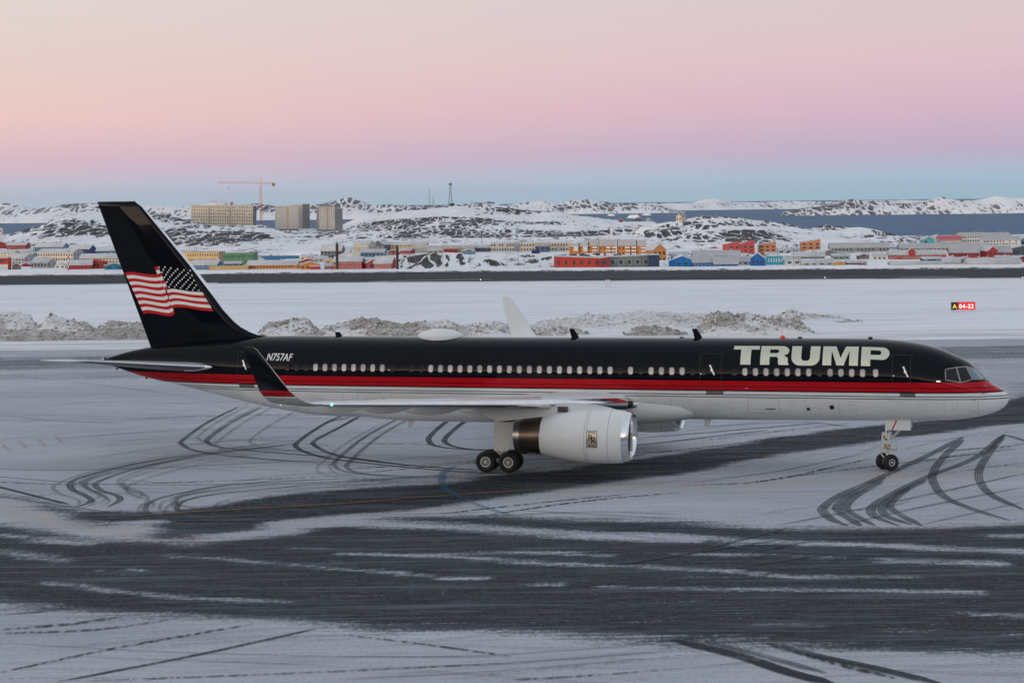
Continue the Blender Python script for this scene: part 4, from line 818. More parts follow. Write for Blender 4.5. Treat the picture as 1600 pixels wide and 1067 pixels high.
    b = MB(); b.lathe(prof([(17.42, 1.205), (17.7, 1.232), (18.2, 1.262), (18.7, 1.27), (19.2, 1.262), (19.8, 1.215), (20.4, 1.125), (20.9, 1.02), (21.35, .915), (21.35, .86), (21.0, .86)]), E0, (1, 0, 0), 64, 0, SH * .5); sharp(fix_normals(b.build('cowl', M_WHITE, eng, True)))
    b = MB(); b.lathe(prof([(17.42, 1.206), (17.28, 1.18), (17.15, 1.135), (17.08, 1.075), (17.10, 1.015), (17.2, .98), (17.45, .965)]), E0, (1, 0, 0), 64, 0, SH * .5); fix_normals(b.build('intake_lip', M_CHROME, eng, True))
    b = MB(); b.lathe(prof([(17.45, .965), (18.0, .975), (18.3, .98)]), E0, (1, 0, 0), 48, 0, SH * .25); b.lathe(prof([(18.3, .98), (18.3, .02)]), E0, (1, 0, 0), 48, 0); fix_normals(b.build('intake_duct', M_STEEL if False else simple('intake_liner', (.10, .105, .11), .5, .3), eng, True))
    b = MB()
    for k in range(22):
        a = 2 * math.pi * k / 22; u = Vector((0, math.cos(a), math.sin(a))); w = Vector((0, -math.sin(a), math.cos(a))); c0 = Vector(A(18.16, EO[0], EO[1]))
        b.add([c0 + u * .30 + w * .05, c0 + u * .30 - w * .05 - Vector((.12, 0, 0)), c0 + u * .955 - w * .11 - Vector((.10, 0, 0)), c0 + u * .955 + w * .11], [(0, 1, 2, 3)])
    b.lathe(prof([(17.78, .01), (17.85, .10), (18.0, .22), (18.18, .31)]), E0, (1, 0, 0), 24); fix_normals(b.build('fan', M_TITAN, eng, False))
    b = MB(); b.lathe(prof([(21.30, .905), (21.6, .865), (22.0, .815), (22.36, .775)]), E0, (1, 0, 0), 56); fix_normals(b.build('exhaust_sleeve', M_TITAN, eng, True))
    b = MB(); b.lathe(prof([(22.36, .778), (22.66, .745), (22.66, .70), (21.9, .68)]), E0, (1, 0, 0), 56); b.lathe(prof([(22.0, .69), (22.0, .02)]), E0, (1, 0, 0), 32); sharp(fix_normals(b.build('exhaust_nozzle', M_STEEL, eng, True)))
    for s, r in ((18.05, 1.2575), (19.02, 1.268), (19.14, 1.2665)):
        b = MB(); b.lathe(prof([(s - .009, r + .0035), (s + .009, r + .0035)]), E0, (1, 0, 0), 64, 0, SH * .5); fix_normals(b.build('cowl_seam', M_SEAMW, eng, True))
    # pylon
    pz = EO[1]; pts = [(17.72, 3.33), (18.2, 3.46), (18.9, 3.57), (20.0, 3.62), (21.4, 3.66), (23.5, 3.62), (24.75, 3.35), (24.55, 3.08), (23.6, 2.80), (23.2, 2.78), (21.45, 3.00), (20.3, 3.05), (18.6, 3.25)]
    if sg > 0: pass
    b = MB(); n = len(pts); vs = []
    for k, (s, z) in enumerate(pts): w = np.interp(s, [17.75, 18.8, 22, 24.75], [.03, .22, .24, .03]); vs += [A(s, EO[0] + w, z), A(s, EO[0] - w, z)]
    b.add(vs, [(2 * k, 2 * ((k + 1) % n), 2 * ((k + 1) % n) + 1, 2 * k + 1) for k in range(n)] + [tuple(2 * k for k in range(n)), tuple(2 * k + 1 for k in range(n))[::-1]]); sharp(fix_normals(b.build('pylon', M_WHITE, eng)), 30)
    b = MB(); b.prism([A(s, EO[0] - .16, z) for s, z in ((21.5, 2.99), (23.2, 2.77), (24.45, 3.06), (24.5, 3.0), (23.25, 2.68), (21.5, 2.84))], (0, 1, 0), .32); fix_normals(b.build('heat_shield', M_DARK, eng))
    if sg > 0:
        s0, z1 = side(871, 635, 6.7); s1, z0 = side(888, 644, 6.7); b = MB(); b.prism([A(s, EO[0] + .243, z) for s, z in ((s0, z0), (s1, z0), (s1, z1), (s0, z1))], (0, -1, 0), .012); fix_normals(b.build('pylon_vent', M_HINGE, eng))
        for k in range(4):
            zz = z0 + (z1 - z0) * (k + .5) / 4; b = MB(); b.prism([A(s, EO[0] + .258, z) for s, z in ((s0 - .04, zz - .02), (s1 + .04, zz - .02), (s1 + .04, zz + .02), (s0 - .04, zz + .02))], (0, -1, 0), .012); fix_normals(b.build('vent_louvre', M_DARK, eng))
        # maker's plate on the cowl
        sp0 = side(925, 686, 7.7)[0]; zp = side(925, 686, 7.7)[1]
        def cow(s, z, off): r = float(np.interp(s, [18.2, 18.7, 19.2, 19.8], [1.262, 1.27, 1.262, 1.215])) + off; dz_ = z - EO[1]; return A(s, EO[0] + math.sqrt(max(.01, r * r - dz_ * dz_)), z)
        b = MB(); g = [(sp0 + .25 - .5 * i / 8, zp - .40 + .80 * j / 12) for j in range(13) for i in range(9)]
        b.add([cow(s, z, .006) for s, z in g], [(j * 9 + i, j * 9 + i + 1, (j + 1) * 9 + i + 1, (j + 1) * 9 + i) for j in range(12) for i in range(8)]); fix_normals(b.build('maker_plate', simple('maker_plate_metal', (.50, .44, .33), .35, .7, var=.1), eng, True))
        M_INK = simple('plate_ink', (.01, .01, .012), .5)
        pl = lambda x, y: cow(sp0 - x, zp + y, .011)
        for tx_, sz, x0, y0, bd in (('R', .44, -.20, -.10, .004), ('R', .44, -.06, -.21, .004), ('ROLLS', .11, -.17, .27, .002), ('ROYCE', .11, -.18, -.345, .002)):
            lay_curve(font_curve(tx_, sz, bd), 'plate_lettering', M_INK, lambda x, y, x0=x0, y0=y0: pl(x0 + x, y0 + y), eng, .05)
        for sz in ((.235, .385),):
            b = MB(); L_ = [(-sz[0], -sz[1]), (sz[0], -sz[1]), (sz[0], sz[1]), (-sz[0], sz[1])]
            for a, c in zip(L_, L_[1:] + L_[:1]):
                for k in range(8):
                    p = [(a[0] + (c[0] - a[0]) * t / 8, a[1] + (c[1] - a[1]) * t / 8) for t in (k, k + 1)]; nn = Vector((c[1] - a[1], a[0] - c[0])).normalized() * .008
                    b.add([pl(p[0][0] + nn.x, p[0][1] + nn.y), pl(p[1][0] + nn.x, p[1][1] + nn.y), pl(p[1][0] - nn.x, p[1][1] - nn.y), pl(p[0][0] - nn.x, p[0][1] - nn.y)], [(0, 1, 2, 3)])
            fix_normals(b.build('plate_border', M_INK, eng))
    # ---- tailplane
    st = surf('tailplane', [(0, 4.55, 39.4, 5.4, .10, 7), (1.25, 4.70, 40.35, 4.75, .10, 7), (4.4, 5.09, 42.35, 3.1, .09, 7), (7.1, 5.42, 44.05, 1.75, .09, 7), (7.45, 5.46, 44.4, 1.35, .07, 7), (7.6, 5.48, 44.95, .7, .04, 7)], [M_STAB_SHADE, M_CHROME, M_GREY], air, sg, .012, 1, (2, 0))
    b = MB(); b.tube([A(44.2, sg * 7.5, 5.47), A(45.2, sg * 7.58, 5.48), A(46.0, sg * 7.6, 5.485), A(46.7, sg * 7.62, 5.49)], [.03, .07, .05, .01], 8); fix_normals(b.build('tip_cap', M_WHITE, st, True))
    b = MB(); b.tube([A(40.05, sg * 1.25, 4.70), A(40.35, sg * 1.35, 4.70), A(40.9, sg * 1.5, 4.70), A(41.6, sg * 1.72, 4.72)], [.005, .09, .20, .23], 16); fix_normals(b.build('root_fairing', M_CHROME, st, True))

# ---- fin
fin = surf('tail_fin', [], [M_BLACK, M_CHROME], air, 1) if False else None
def fin_le(z): return float(np.interp(z, [5.2, 6.02, 6.15, 6.3, 6.45, 6.7, 7.0, 7.6, 8.22, 9.93, 13.0, 13.27], [36.2, 36.5, 37.2, 38.0, 38.45, 38.95, 39.35, 39.95, 40.44, 41.86, 44.60, 45.00]))
def fin_te(z): return 44.25 + (z - 5.6) * (47.24 - 44.25) / (13.27 - 5.6)
b = MB(); rings = []; FX_ = [0, .003, .01, .022, .04, .065, .09, .10, .105, .12, .2, .35, .5, .51, .75, 1.0]; prof_ = [(x, 1) for x in FX_[::-1]] + [(x, -1) for x in FX_[1:]]; zs = [5.2, 5.7, 6.02, 6.15, 6.3, 6.45, 6.7, 7.0, 7.6, 8.22, 9.0, 9.93, 11, 12, 13.0, 13.22, 13.29]
def fthick(x): return .5 * (math.sqrt(max(0, 1 - (1 - min(x / .10, 1)) ** 2)) if x < .10 else 1 - max(0, (x - .5) / .5) * .97)
def fin_half(s, z):
    c = fin_te(z) - fin_le(z); t = float(np.interp(z, [5.2, 7, 13.2], [.80, .74, .24])); x = min(1, max(0, (s - fin_le(z)) / c)); return fthick(x) * t
for z in zs:
    c = fin_te(z) - fin_le(z); t = float(np.interp(z, [5.2, 7, 13.2, 13.29], [.80, .74, .24, .12])); rings.append([A(fin_le(z) + x * c, fthick(x) * t * sd, z) for x, sd in prof_])
n_ = len(prof_); allv = [v for r in rings for v in r]
for i in range(len(zs) - 1):
    for k in range(n_ - 1): b.add([allv[i * n_ + k], allv[i * n_ + k + 1], allv[(i + 1) * n_ + k + 1], allv[(i + 1) * n_ + k]], [(0, 1, 2, 3)], 1 if (prof_[k][0] + prof_[k + 1][0]) / 2 < .022 and zs[i] > 6.2 else 0)
b.add(rings[-1], [tuple(range(n_))], 0); fin = b.build('tail_fin', [M_BLACK, M_CHROME], air, True)
bm = bmesh.new(); bm.from_mesh(fin.data); bmesh.ops.remove_doubles(bm, verts=bm.verts, dist=1e-4); bmesh.ops.recalc_face_normals(bm, faces=bm.faces); bm.to_mesh(fin.data); bm.free(); sharp(fin, 50)
def fz(x, y, off, port=False):               # enlarged photo detail of the flag -> fin skin
    X, Y = 180 + x / 8.894, 390 + y / 8.894; s, z = side(X, Y, .2); L = fin_half(s, z); s, z = side(X, Y, L); return A(s, (fin_half(s, z) + off) * (-1 if port else 1), z)
def curve_pts(P, n): xs = [p[0] for p in P]; f = pchip(xs, [p[1] for p in P]); return lambda u: (xs[0] + (xs[-1] - xs[0]) * u, float(f(xs[0] + (xs[-1] - xs[0]) * u)))
topL = curve_pts([(133,318),(215,311),(330,325),(440,342),(520,347),(600,340)], 0); botL = curve_pts([(395,892),(465,880),(560,893),(680,915),(770,925),(832,890)], 0)
topR = curve_pts([(718,562),(790,545),(900,560),(1050,583),(1210,592)], 0); botR = curve_pts([(792,818),(860,800),(960,805),(1100,828),(1250,848),(1368,857)], 0)
topF = lambda u: (545 + 47 * u, 250 - 22 * u); botF = lambda u: (700 + 40 * u, 575 - 20 * u)
def flag_stripe(top, bot, v0, v1, mat, port, off=.006, n=18):
    b_ = MB(); vs = []
    for i in range(n + 1):
        u = i / n; a, c = top(u), bot(u)
        for v in (v0, v1): vs.append(fz(a[0] + (c[0] - a[0]) * v, a[1] + (c[1] - a[1]) * v, off, port))
    b_.add(vs, [(2 * i, 2 * i + 1, 2 * i + 3, 2 * i + 2) for i in range(n)]); return fix_normals(b_.build('flag_stripe', mat, fin))
stars = [(608,247),(690,245),(775,257),(866,272),(955,288),(1043,292),(670,280),(752,285),(838,298),(927,315),(1012,325),(652,317),(730,315),(812,325),(898,341),(985,355),(1068,360),(708,348),(788,352),(873,368),(957,384),(1041,392),(688,383),(763,381),(846,397),(930,410),(1014,423),(1095,430),(738,416),(818,422),(902,436),(986,451),(1070,462),(719,451),(793,452),(877,464),(960,479),(1043,492),(1125,496),(772,485),(853,490),(937,506),(1020,519),(1102,530),(750,520),(827,518),(910,533),(995,547),(1080,562),(1161,566)]
for port in (False, True):
    for k in range(13): flag_stripe(topL, botL, k / 13, (k + 1) / 13, M_STRIPE_R if k % 2 == 0 else M_STRIPE_W, port)
    for k in range(6): flag_stripe(topR, botR, k / 6, (k + 1) / 6, M_STRIPE_R if k % 2 else M_STRIPE_W, port)
    for k in range(7): flag_stripe(topF, botF, k / 7, (k + 1) / 7, M_STRIPE_R if k % 2 == 0 else M_STRIPE_W, port, .009, 4)
    b = MB()
    for (x, y) in stars:
        vs = [fz(x + (15 if k % 2 == 0 else 7.5) * math.sin(math.pi * k / 5), y - (15 if k % 2 == 0 else 7.5) * math.cos(math.pi * k / 5), .006, port) for k in range(10)]; b.add(vs + [fz(x, y, .006, port)], [(k, (k + 1) % 10, 10) for k in range(10)])
    o = fix_normals(b.build('flag_stars', M_STRIPE_W, fin)); o['kind'] = 'stuff'
b = MB(); b.prism([A(s, fin_half(min(s, 43.9), 5.9) * .0 + .62, z) for s, z in ((41.9, 5.42), (41.6, 5.72), (41.35, 5.5), (41.3, 5.35))], (0, 1, 0), .03); fix_normals(b.build('fin_root_plate', M_GREY, fin))

# ---- landing gear
def wheel(parent, c, axis, r, w, hub_r, n_sp):
    ax_ = Vector(axis).normalized(); c = Vector(c); b_ = MB()
    b_.lathe([(-w * .40, hub_r), (-w * .5, hub_r * 1.25), (-w * .5, r * .80), (-w * .40, r * .95), (-w * .22, r * .99), (0, r), (w * .22, r * .99), (w * .40, r * .95), (w * .5, r * .80), (w * .5, hub_r * 1.25), (w * .40, hub_r)], c, ax_, 40); fix_normals(b_.build('tyre', M_RUB, parent, True))
    b_ = MB(); a = ax_.orthogonal().normalized(); u = ax_.cross(a)
    for sd in (1, -1):
        o_ = c + ax_ * (w * .36 * sd); b_.lathe([(0, hub_r * .99), (.012 * sd, hub_r * 1.0), (.012 * sd, hub_r * .80), (-.02 * sd, hub_r * .78)], o_, ax_, 32, 0)
        b_.lathe([(-.05 * sd, hub_r * .8), (-.05 * sd, .02)], o_, ax_, 32, 1); b_.lathe([(.05 * sd, .005), (.05 * sd, hub_r * .22), (-.04 * sd, hub_r * .30)], o_, ax_, 20, 0)
        for k in range(n_sp):
            t = 2 * math.pi * k / n_sp; d = a * math.cos(t) + u * math.sin(t); e = ax_.cross(d) * hub_r * .032
            b_.add([o_ + d * hub_r * .28 + e, o_ + d * hub_r * .28 - e, o_ + d * hub_r * .82 - e, o_ + d * hub_r * .82 + e], [(0, 1, 2, 3)], 0)
    o2 = b_.build('rim', [M_GEAR, M_DARK], parent, False); return o2
for sg in (1, -1):
    mg = empty('main_gear', A(24.27, 3.66 * sg, 0)); mg.parent = air
    def G(s, l, z): return (-(s - 24.27), -(l - 3.66 * sg), z)
    for ds in (-.57, .57):
        for dl in (-.43, .43): wheel(mg, G(24.27 + ds, 3.66 * sg + dl, .508), (0, 1, 0), .508, .37, .255, 18)
        b = MB(); b.tube([G(24.27 + ds, 3.66 * sg - .40, .508), G(24.27 + ds, 3.66 * sg + .40, .508)], .07, 10); b.build('axle', M_GEAR, mg, True)
    b = MB(); b.tube([G(23.62, 3.66 * sg, .51), G(24.92, 3.66 * sg, .51)], .10, 12); b.build('bogie_beam', M_GEAR, mg, True)
    b = MB(); b.tube([G(24.1, 3.66 * sg, .5), G(24.1, 3.66 * sg, 1.25)], .09, 14); b.build('oleo', M_STEEL, mg, True)
    b = MB(); b.tube([G(24.1, 3.66 * sg, 1.2), G(24.1, 3.66 * sg, 3.2)], .15, 14); b.build('strut', M_GEAR, mg, True)
    b = MB(); b.tube([G(24.1, 3.66 * sg, 1.5), G(23.5, 2.4 * sg, 2.9)], .06, 8); b.build('side_brace', M_GEAR, mg, True)
    b = MB(); b.tube([G(24.1, 3.75 * sg, .72), G(24.38, 3.75 * sg, .95), G(24.12, 3.75 * sg, 1.3)], .045, 6); b.build('torque_link', M_GEAR, mg)
    b = MB(); b.lathe([(-.09, .115), (.09, .115)], G(24.1, 3.66 * sg, .86), (0, 0, 1), 14); b.build('collar', M_ORANGE, mg, True)
    LD = 3.66 + .62; px_ = [(772, 655), (809, 655), (808, 664), (805, 680), (794, 704), (772.5, 704)]
    b = MB(); b.prism([G(side(x, y, LD)[0], LD * sg, side(x, y, LD)[1] - (0 if y > 660 else -.15)) for x, y in px_], (0, -sg, 0), .05); fix_normals(b.build('gear_door', M_WHITE, mg))
ng = empty('nose_gear', A(6.0, 0, 0)); ng.parent = air
STEER = R(38); axl = Vector((math.sin(STEER), -math.cos(STEER), 0)) * -1
for k in (-1, 1): wheel(ng, Vector((0, 0, .395)) + axl * .31 * k, axl, .395, .29, .17, 0)
b = MB(); b.tube([Vector((0, 0, .395)) - axl * .45, Vector((0, 0, .395)) + axl * .45], .06, 10); b.build('axle', M_STEEL, ng, True)
b = MB(); b.tube([(0, 0, .38), (.02, 0, 1.0)], .075, 14); b.build('oleo', M_STEEL, ng, True)
b = MB(); b.tube([(.02, 0, .95), (.05, 0, 2.6)], .125, 14); b.build('strut', M_GEAR, ng, True)
b = MB(); b.lathe([(-.07, .16), (.07, .16)], (.02, 0, 1.12), (0, 0, 1), 16); b.build('collar', M_ORANGE, ng, True)
b = MB(); b.tube([(-.05, -.06, .5), (-.32, -.06, .82), (-.04, -.06, 1.02)], .045, 6); b.build('torque_link', M_GEAR, ng)
b = MB(); b.box(-.22, .24, -.22, .22, 1.55, 1.80); b.box(-.16, .20, -.26, .26, 1.28, 1.50); b.tube([(-.15, -.28, 1.2), (-.18, -.28, 1.75)], .05, 8); b.tube([(.10, -.27, 1.40), (.16, -.27, 1.9)], .06, 8); b.tube([(-.20, -.2, 1.62), (.25, -.26, 1.42)], .05, 8); b.build('steering_unit', M_GEAR, ng)
b = MB(); b.tube([(-.3, -.25, .98), (.36, -.25, .93)], .035, 6); b.tube([(-.3, .25, .98), (.36, .25, .93)], .035, 6); b.tube([(.0, -.24, 1.25), (.22, -.24, 1.0)], .03, 6); b.tube([(-.22, -.18, 1.55), (-.26, -.18, 1.05)], .025, 6); b.build('linkage', M_GEAR, ng)
b = MB(); b.tube([(.02, 0, 1.3), (1.15, 0, 2.5)], .055, 8); b.build('drag_brace', M_GEAR, ng)
b = MB(); b.lathe([(.06, .01), (.06, .115), (0, .12), (-.12, .05)], (.40, -.20, 1.10), (1, -.25, 0), 16); b.build('taxi_light', M_GEAR, ng, True)
b = MB(); b.lathe([(.06, .01), (.06, .115), (0, .12), (-.12, .05)], (.40, .20, 1.10), (1, .25, 0), 16); b.build('taxi_light', M_GEAR, ng, True)
for x, y0_, z0_, r0_ in ((.13, -.20, 1.86, .09), (-.12, -.22, 1.60, .06), (.0, -.24, 1.50, .045)):
    b = MB(); b.lathe([(.03, .005), (.03, r0_ * .6), (0, r0_)], (x, y0_ - .03, z0_), (0, -1, 0), 14); b.build('hydraulic_fitting', M_DARK, ng)
for sg in (1, -1):
    L = .55; P4 = [side(1383, 656, L), side(1423, 656, L), side(1423, 672, L), side(1383, 672, L)]
    b = MB(); b.prism([(-(s - 6.0), -sg * L, z + (.12 if i < 2 else 0)) for i, (s, z) in enumerate(P4)], (0, sg, 0), .04); fix_normals(b.build('gear_door', M_WHITE, ng))
    s0, z0 = side(1401, 656, L); s1, z1 = side(1394, 672, L); b = MB(); b.prism([(-(s0 - 6) + .035, -sg * (L + .003), z0), (-(s0 - 6) - .035, -sg * (L + .003), z0), (-(s1 - 6) - .035, -sg * (L + .003), z1), (-(s1 - 6) + .035, -sg * (L + .003), z1)], (0, sg, 0), .01); fix_normals(b.build('door_stripe', M_RED, ng))

# ================================================================== SNOW PILES
def pile_mat():
    m = NT('dirty_ploughed_snow'); ch = m.attr('grime'); v = m.obj()
    n1 = m.noise(v, .9, 6, .7); n2 = m.noise(v, 4.0, 5, .7); vo = m.vor(v, 2.2)
    k = m.math('ADD', ch, m.math('MULTIPLY', m.math('SUBTRACT', n1, .5), 2.6)); k = m.math('ADD', k, m.math('MULTIPLY', m.math('SUBTRACT', n2, .5), 1.4))
    f = m.mapr(k, .10, .62); dirt_ = m.mix(m.mapr(n2, .35, .65), rgb((.15, .125, .105)), rgb((.42, .38, .345)))
    c = m.mix(f, rgb((.76, .77, .79)), m.mix(m.mapr(n1, .3, .7), dirt_, rgb((.56, .53, .505))))
    m.set('Base Color', c).set('Roughness', .9).set('Specular IOR Level', .15); m.bump(m.math('ADD', n2, m.math('MULTIPLY', vo, 1.2)), .9, .22); return m.mat
M_PILE = pile_mat(); M_CLOD = simple('frozen_clod', (.27, .24, .215), .9, var=.35, vscale=2.0); M_CLODW = simple('snow_clod', (.56, .55, .55), .9, var=.2, vscale=2.0)
clod_me = []
for k in range(5):
    b = MB(); ph = [(0,0,1),(0,0,-1),(1,0,0),(-1,0,0),(0,1,0),(0,-1,0)]; b.add([tuple(c * random.uniform(.6, 1.1) + random.uniform(-.15, .15) for c in p) for p in ph], [(0,2,4),(0,4,3),(0,3,5),(0,5,2),(1,4,2),(1,3,4),(1,5,3),(1,2,5)]); clod_me.append((b.v, b.f))
def snow_pile(label, pts, ybase, dcen, depth, grime, chunk, n_clods, top_grime=0.0, white_clods=False, seed=0):
    """pts: skyline of the heap in the photo; dcen: its distance"""
    P = [at(x, y, dcen) for x, y in pts]; X0, X1 = P[0].x, P[-1].x; cx = np.array([p.x for p in P]); cz = np.array([max(.0, p.z) for p in P])
    xs = np.arange(X0, X1 + .01, .16); ys = np.linspace(-depth, depth * .9, 44); XX, YY = np.meshgrid(xs, ys)
    zc_ = np.interp(XX, cx, cz); w = 1 - np.abs(YY / depth + .18 * (fbm(XX * .25, XX * 0, 3, 200 + seed) - .5) * 2); w = np.clip(np.minimum(w, np.minimum((YY + depth * .97) / (depth * .35), (depth * .87 - YY) / (depth * .35))), 0, 1)
    prof = np.where(YY < 0, w ** .75, w ** .6); n1 = fbm(XX * .8, YY * .8, 5, 210 + seed, .6) - .5; n2 = fbm(XX * 2.6, YY * 2.6, 3, 220 + seed) - .5
    ends = sstep(X0, X0 + 2.0, XX) * sstep(X1, X1 - 2.0, XX)
    n3 = np.abs(fbm(XX * 1.5, YY * 1.5, 4, 240 + seed, .6) - .5) * 2; rav = fbm(XX * .45, YY * .12, 2, 250 + seed) - .5
    Z = zc_ * .78 * prof * ends * (1 + n1 * .35 + rav * .35) + (n1 * chunk * 1.1 + n2 * chunk * .9 + (.3 - n3) * chunk * 1.1) * prof * ends
    Z = np.where((w <= 0) | (Z < .02), -.22, Z); o = empty('snow_pile', (0, 0, 0)); o.location = ((X0 + X1) / 2, dcen, .03)
    g = grime + top_grime * (prof - .5) + (fbm(XX * .3 + seed, YY * .5, 3, 230 + seed) - .5) * 2.2 - .05
    V_ = np.stack([XX - (X0 + X1) / 2, YY, Z], -1).reshape(-1, 3); c = link('heap', np_mesh('heap', V_, grid_faces(len(xs), len(ys)), M_PILE, True, {'grime': g}), o)
    b_ = MB()
    for k in range(n_clods):
        i = random.randrange(len(xs)); j = random.randrange(3, len(ys) - 8); z = Z[j, i]
        if z < .05: continue
        s_ = random.choice([.05, .06, .08, .10, .14, .24]) * random.uniform(.8, 1.3); vv, ff = random.choice(clod_me); a_ = random.uniform(0, 6.3); ca, sa = math.cos(a_), math.sin(a_)
        b_.add([(V_[j * len(xs) + i][0] + s_ * (p[0] * ca - p[1] * sa), V_[j * len(xs) + i][1] + s_ * (p[0] * sa + p[1] * ca), z + s_ * .8 * p[2] + .02) for p in vv], ff, 0 if (random.random() < grime and not white_clods) else 1)
    if b_.v: cl = b_.build('clods', [M_CLOD, M_CLODW], o); cl['kind'] = 'stuff'
    tag(o, label, 'snow pile', 'ploughed snow piles along the apron edge'); return o
def dpx(x, y): return gnd(x, y)[1]
snow_pile('rounded dirty snow mound at the far left edge', [(-90,505),(-50,492),(0,486),(30,485),(48,487),(60,500),(75,508)], 512, 214, 3.6, .45, .30, 420, .35, seed=1)
snow_pile('pointed snow mound second from the left edge', [(48,508),(62,497),(80,488),(95,493),(118,495),(140,500),(158,510)], 512, 213, 3.0, .25, .30, 320, .2, seed=2)
snow_pile('low grey snow mound touching the tail fin', [(140,512),(158,499),(178,497),(205,500),(240,500),(262,512)], 514, 212, 2.6, .55, .28, 340, .1, seed=3)
snow_pile('long tan berm of slush in front of the left snow mounds', [(-140,512),(-60,511),(60,512),(120,513),(250,514),(330,516),(360,523)], 528, 203, 4.2, .80, .16, 900, 0, seed=4)
snow_pile('dirty snow heap just right of the tail fin', [(392,520),(412,502),(440,494),(460,491),(480,495),(500,511),(515,518)], 528, 204, 3.0, .60, .30, 420, .2, seed=5)
snow_pile('dirty snow heap with dark crest left of the white dome', [(480,518),(520,506),(552,492),(568,493),(590,495),(606,500),(640,503),(668,512)], 529, 203, 3.0, .62, .30, 520, .3, seed=6)
snow_pile('long grey snow berm behind the white dome', [(560,514),(620,505),(660,499),(700,499),(740,502),(764,495),(790,503),(830,508),(850,520)], 531, 201, 3.4, .55, .24, 700, .1, seed=7)
snow_pile('small brown snow heap beside the far winglet', [(820,524),(840,510),(858,506),(880,510),(905,514),(930,524)], 531, 200, 2.2, .60, .24, 260, .2, seed=8)
snow_pile('clean white ridge of snow lumps behind the fuselage', [(820,506),(860,500),(900,494),(940,488),(980,484),(1005,480),(1040,483),(1080,485),(1115,488),(1140,498)], 520, 211, 4.6, -.12, .34, 1500, 0, True, seed=9)
snow_pile('low brown snow heap in front of the white ridge', [(965,524),(985,516),(1002,509),(1022,508),(1045,513),(1068,519),(1085,525)], 532, 199, 2.4, .66, .26, 320, .2, seed=10)
snow_pile('large brown capped snow mound behind the lettering', [(1078,512),(1096,494),(1112,485),(1132,481),(1150,484),(1168,488),(1190,490),(1212,492),(1235,496),(1254,503),(1268,516),(1280,526)], 533, 200, 4.4, .50, .36, 1000, .5, seed=11)
snow_pile('small lumpy snow patch right of the brown mound', [(1290,512),(1318,503),(1330,500),(1342,506),(1362,512)], 516, 216, 1.8, .40, .18, 260, 0, seed=12)
snow_pile('low chunky snow edge over the large brown mound', [(1200,494),(1222,486),(1236,480),(1250,488),(1300,496),(1330,502)], 508, 222, 2.4, .3, .24, 300, 0, seed=13)

# ================================================================== AIRFIELD FURNITURE
# runway holding sign
p = gnd(1505, 487); d = p[1]; sg_ = empty('runway_sign', (p[0], p[1], 0), R(2)); W_ = 37 / FPX * d; H_ = 11.5 / FPX * d; zb_ = .22
xa, xb, xm = -W_ / 2, W_ / 2, -W_ / 2 + W_ * .275
b = MB(); b.box(xa - .03, xb + .05, -.02, .16, zb_ - .03, zb_ + H_ + .04); b.build('housing', simple('sign_housing', (.25, .25, .25), .5), sg_)
b = MB(); b.box(xa, xm, -.032, -.02, zb_, zb_ + H_); b.build('location_panel', simple('sign_black', (.01, .01, .01), .5), sg_)
b = MB(); b.box(xm + .002, xb, -.032, -.02, zb_, zb_ + H_); b.build('mandatory_panel', emis('sign_red', (.80, .015, .015), .6), sg_)
for tx_, x0, sz, mt in (('A', (xa + xm) / 2, .66, emis('sign_yellow', (1, .75, .03), .6)), ('04-22', (xm + xb) / 2, .64, emis('sign_white', (1, 1, 1), .7))):
    lay_curve(font_curve(tx_, sz, .010, 0, 'CENTER', 1.10), 'sign_lettering', mt, lambda x, y, x0=x0: (x0 + x, -.04, zb_ + .16 + y), sg_)
for x in (xa + .25, 0, xb - .25): b = MB(); b.tube([(x, .07, -.1), (x, .07, zb_)], .04, 6); b.build('leg', M_STEEL, sg_)
tag(sg_, 'lit red and black runway holding sign standing in the snow', 'sign')
# electrical cabinet
p = gnd(950, 449); o = empty('equipment_cabinet', (p[0], p[1], 0)); b = MB(); b.box(-.30, .30, -.2, .2, .35, 1.02); b.build('cabinet', simple('cabinet_white', (.62, .62, .62), .5), o); b = MB(); b.box(-.36, .36, -.26, .26, 1.02, 1.08); b.build('lid', M_GREY, o)
for x in (-.24, .24): b = MB(); b.tube([(x, 0, -.1), (x, 0, .36)], .04, 6); b.build('leg', M_HINGE, o)
tag(o, 'small white cabinet on legs beside the runway', 'cabinet')
for x, y, lb in ((751, 440.5, 'small lit runway edge lamp left of the far winglet'), (1289, 437.2, 'small lit runway edge lamp above the large brown mound'), (1598, 437, 'small lit runway edge lamp at the right picture edge')):
    p = gnd(x, y); o = empty('runway_lamp', (p[0], p[1], 0)); b = MB(); b.tube([(0, 0, -.05), (0, 0, .30)], .05, 8); b.build('post', M_HINGE, o); b = MB(); b.lathe([(.12, .01), (.10, .05), (.02, .07), (0, .07)], (0, 0, .30), (0, 0, 1), 12); b.build('lens', emis('lamp_white', (1, .88, .72), 1.6), o, True); tag(o, lb, 'lamp', 'lit runway edge lamps')
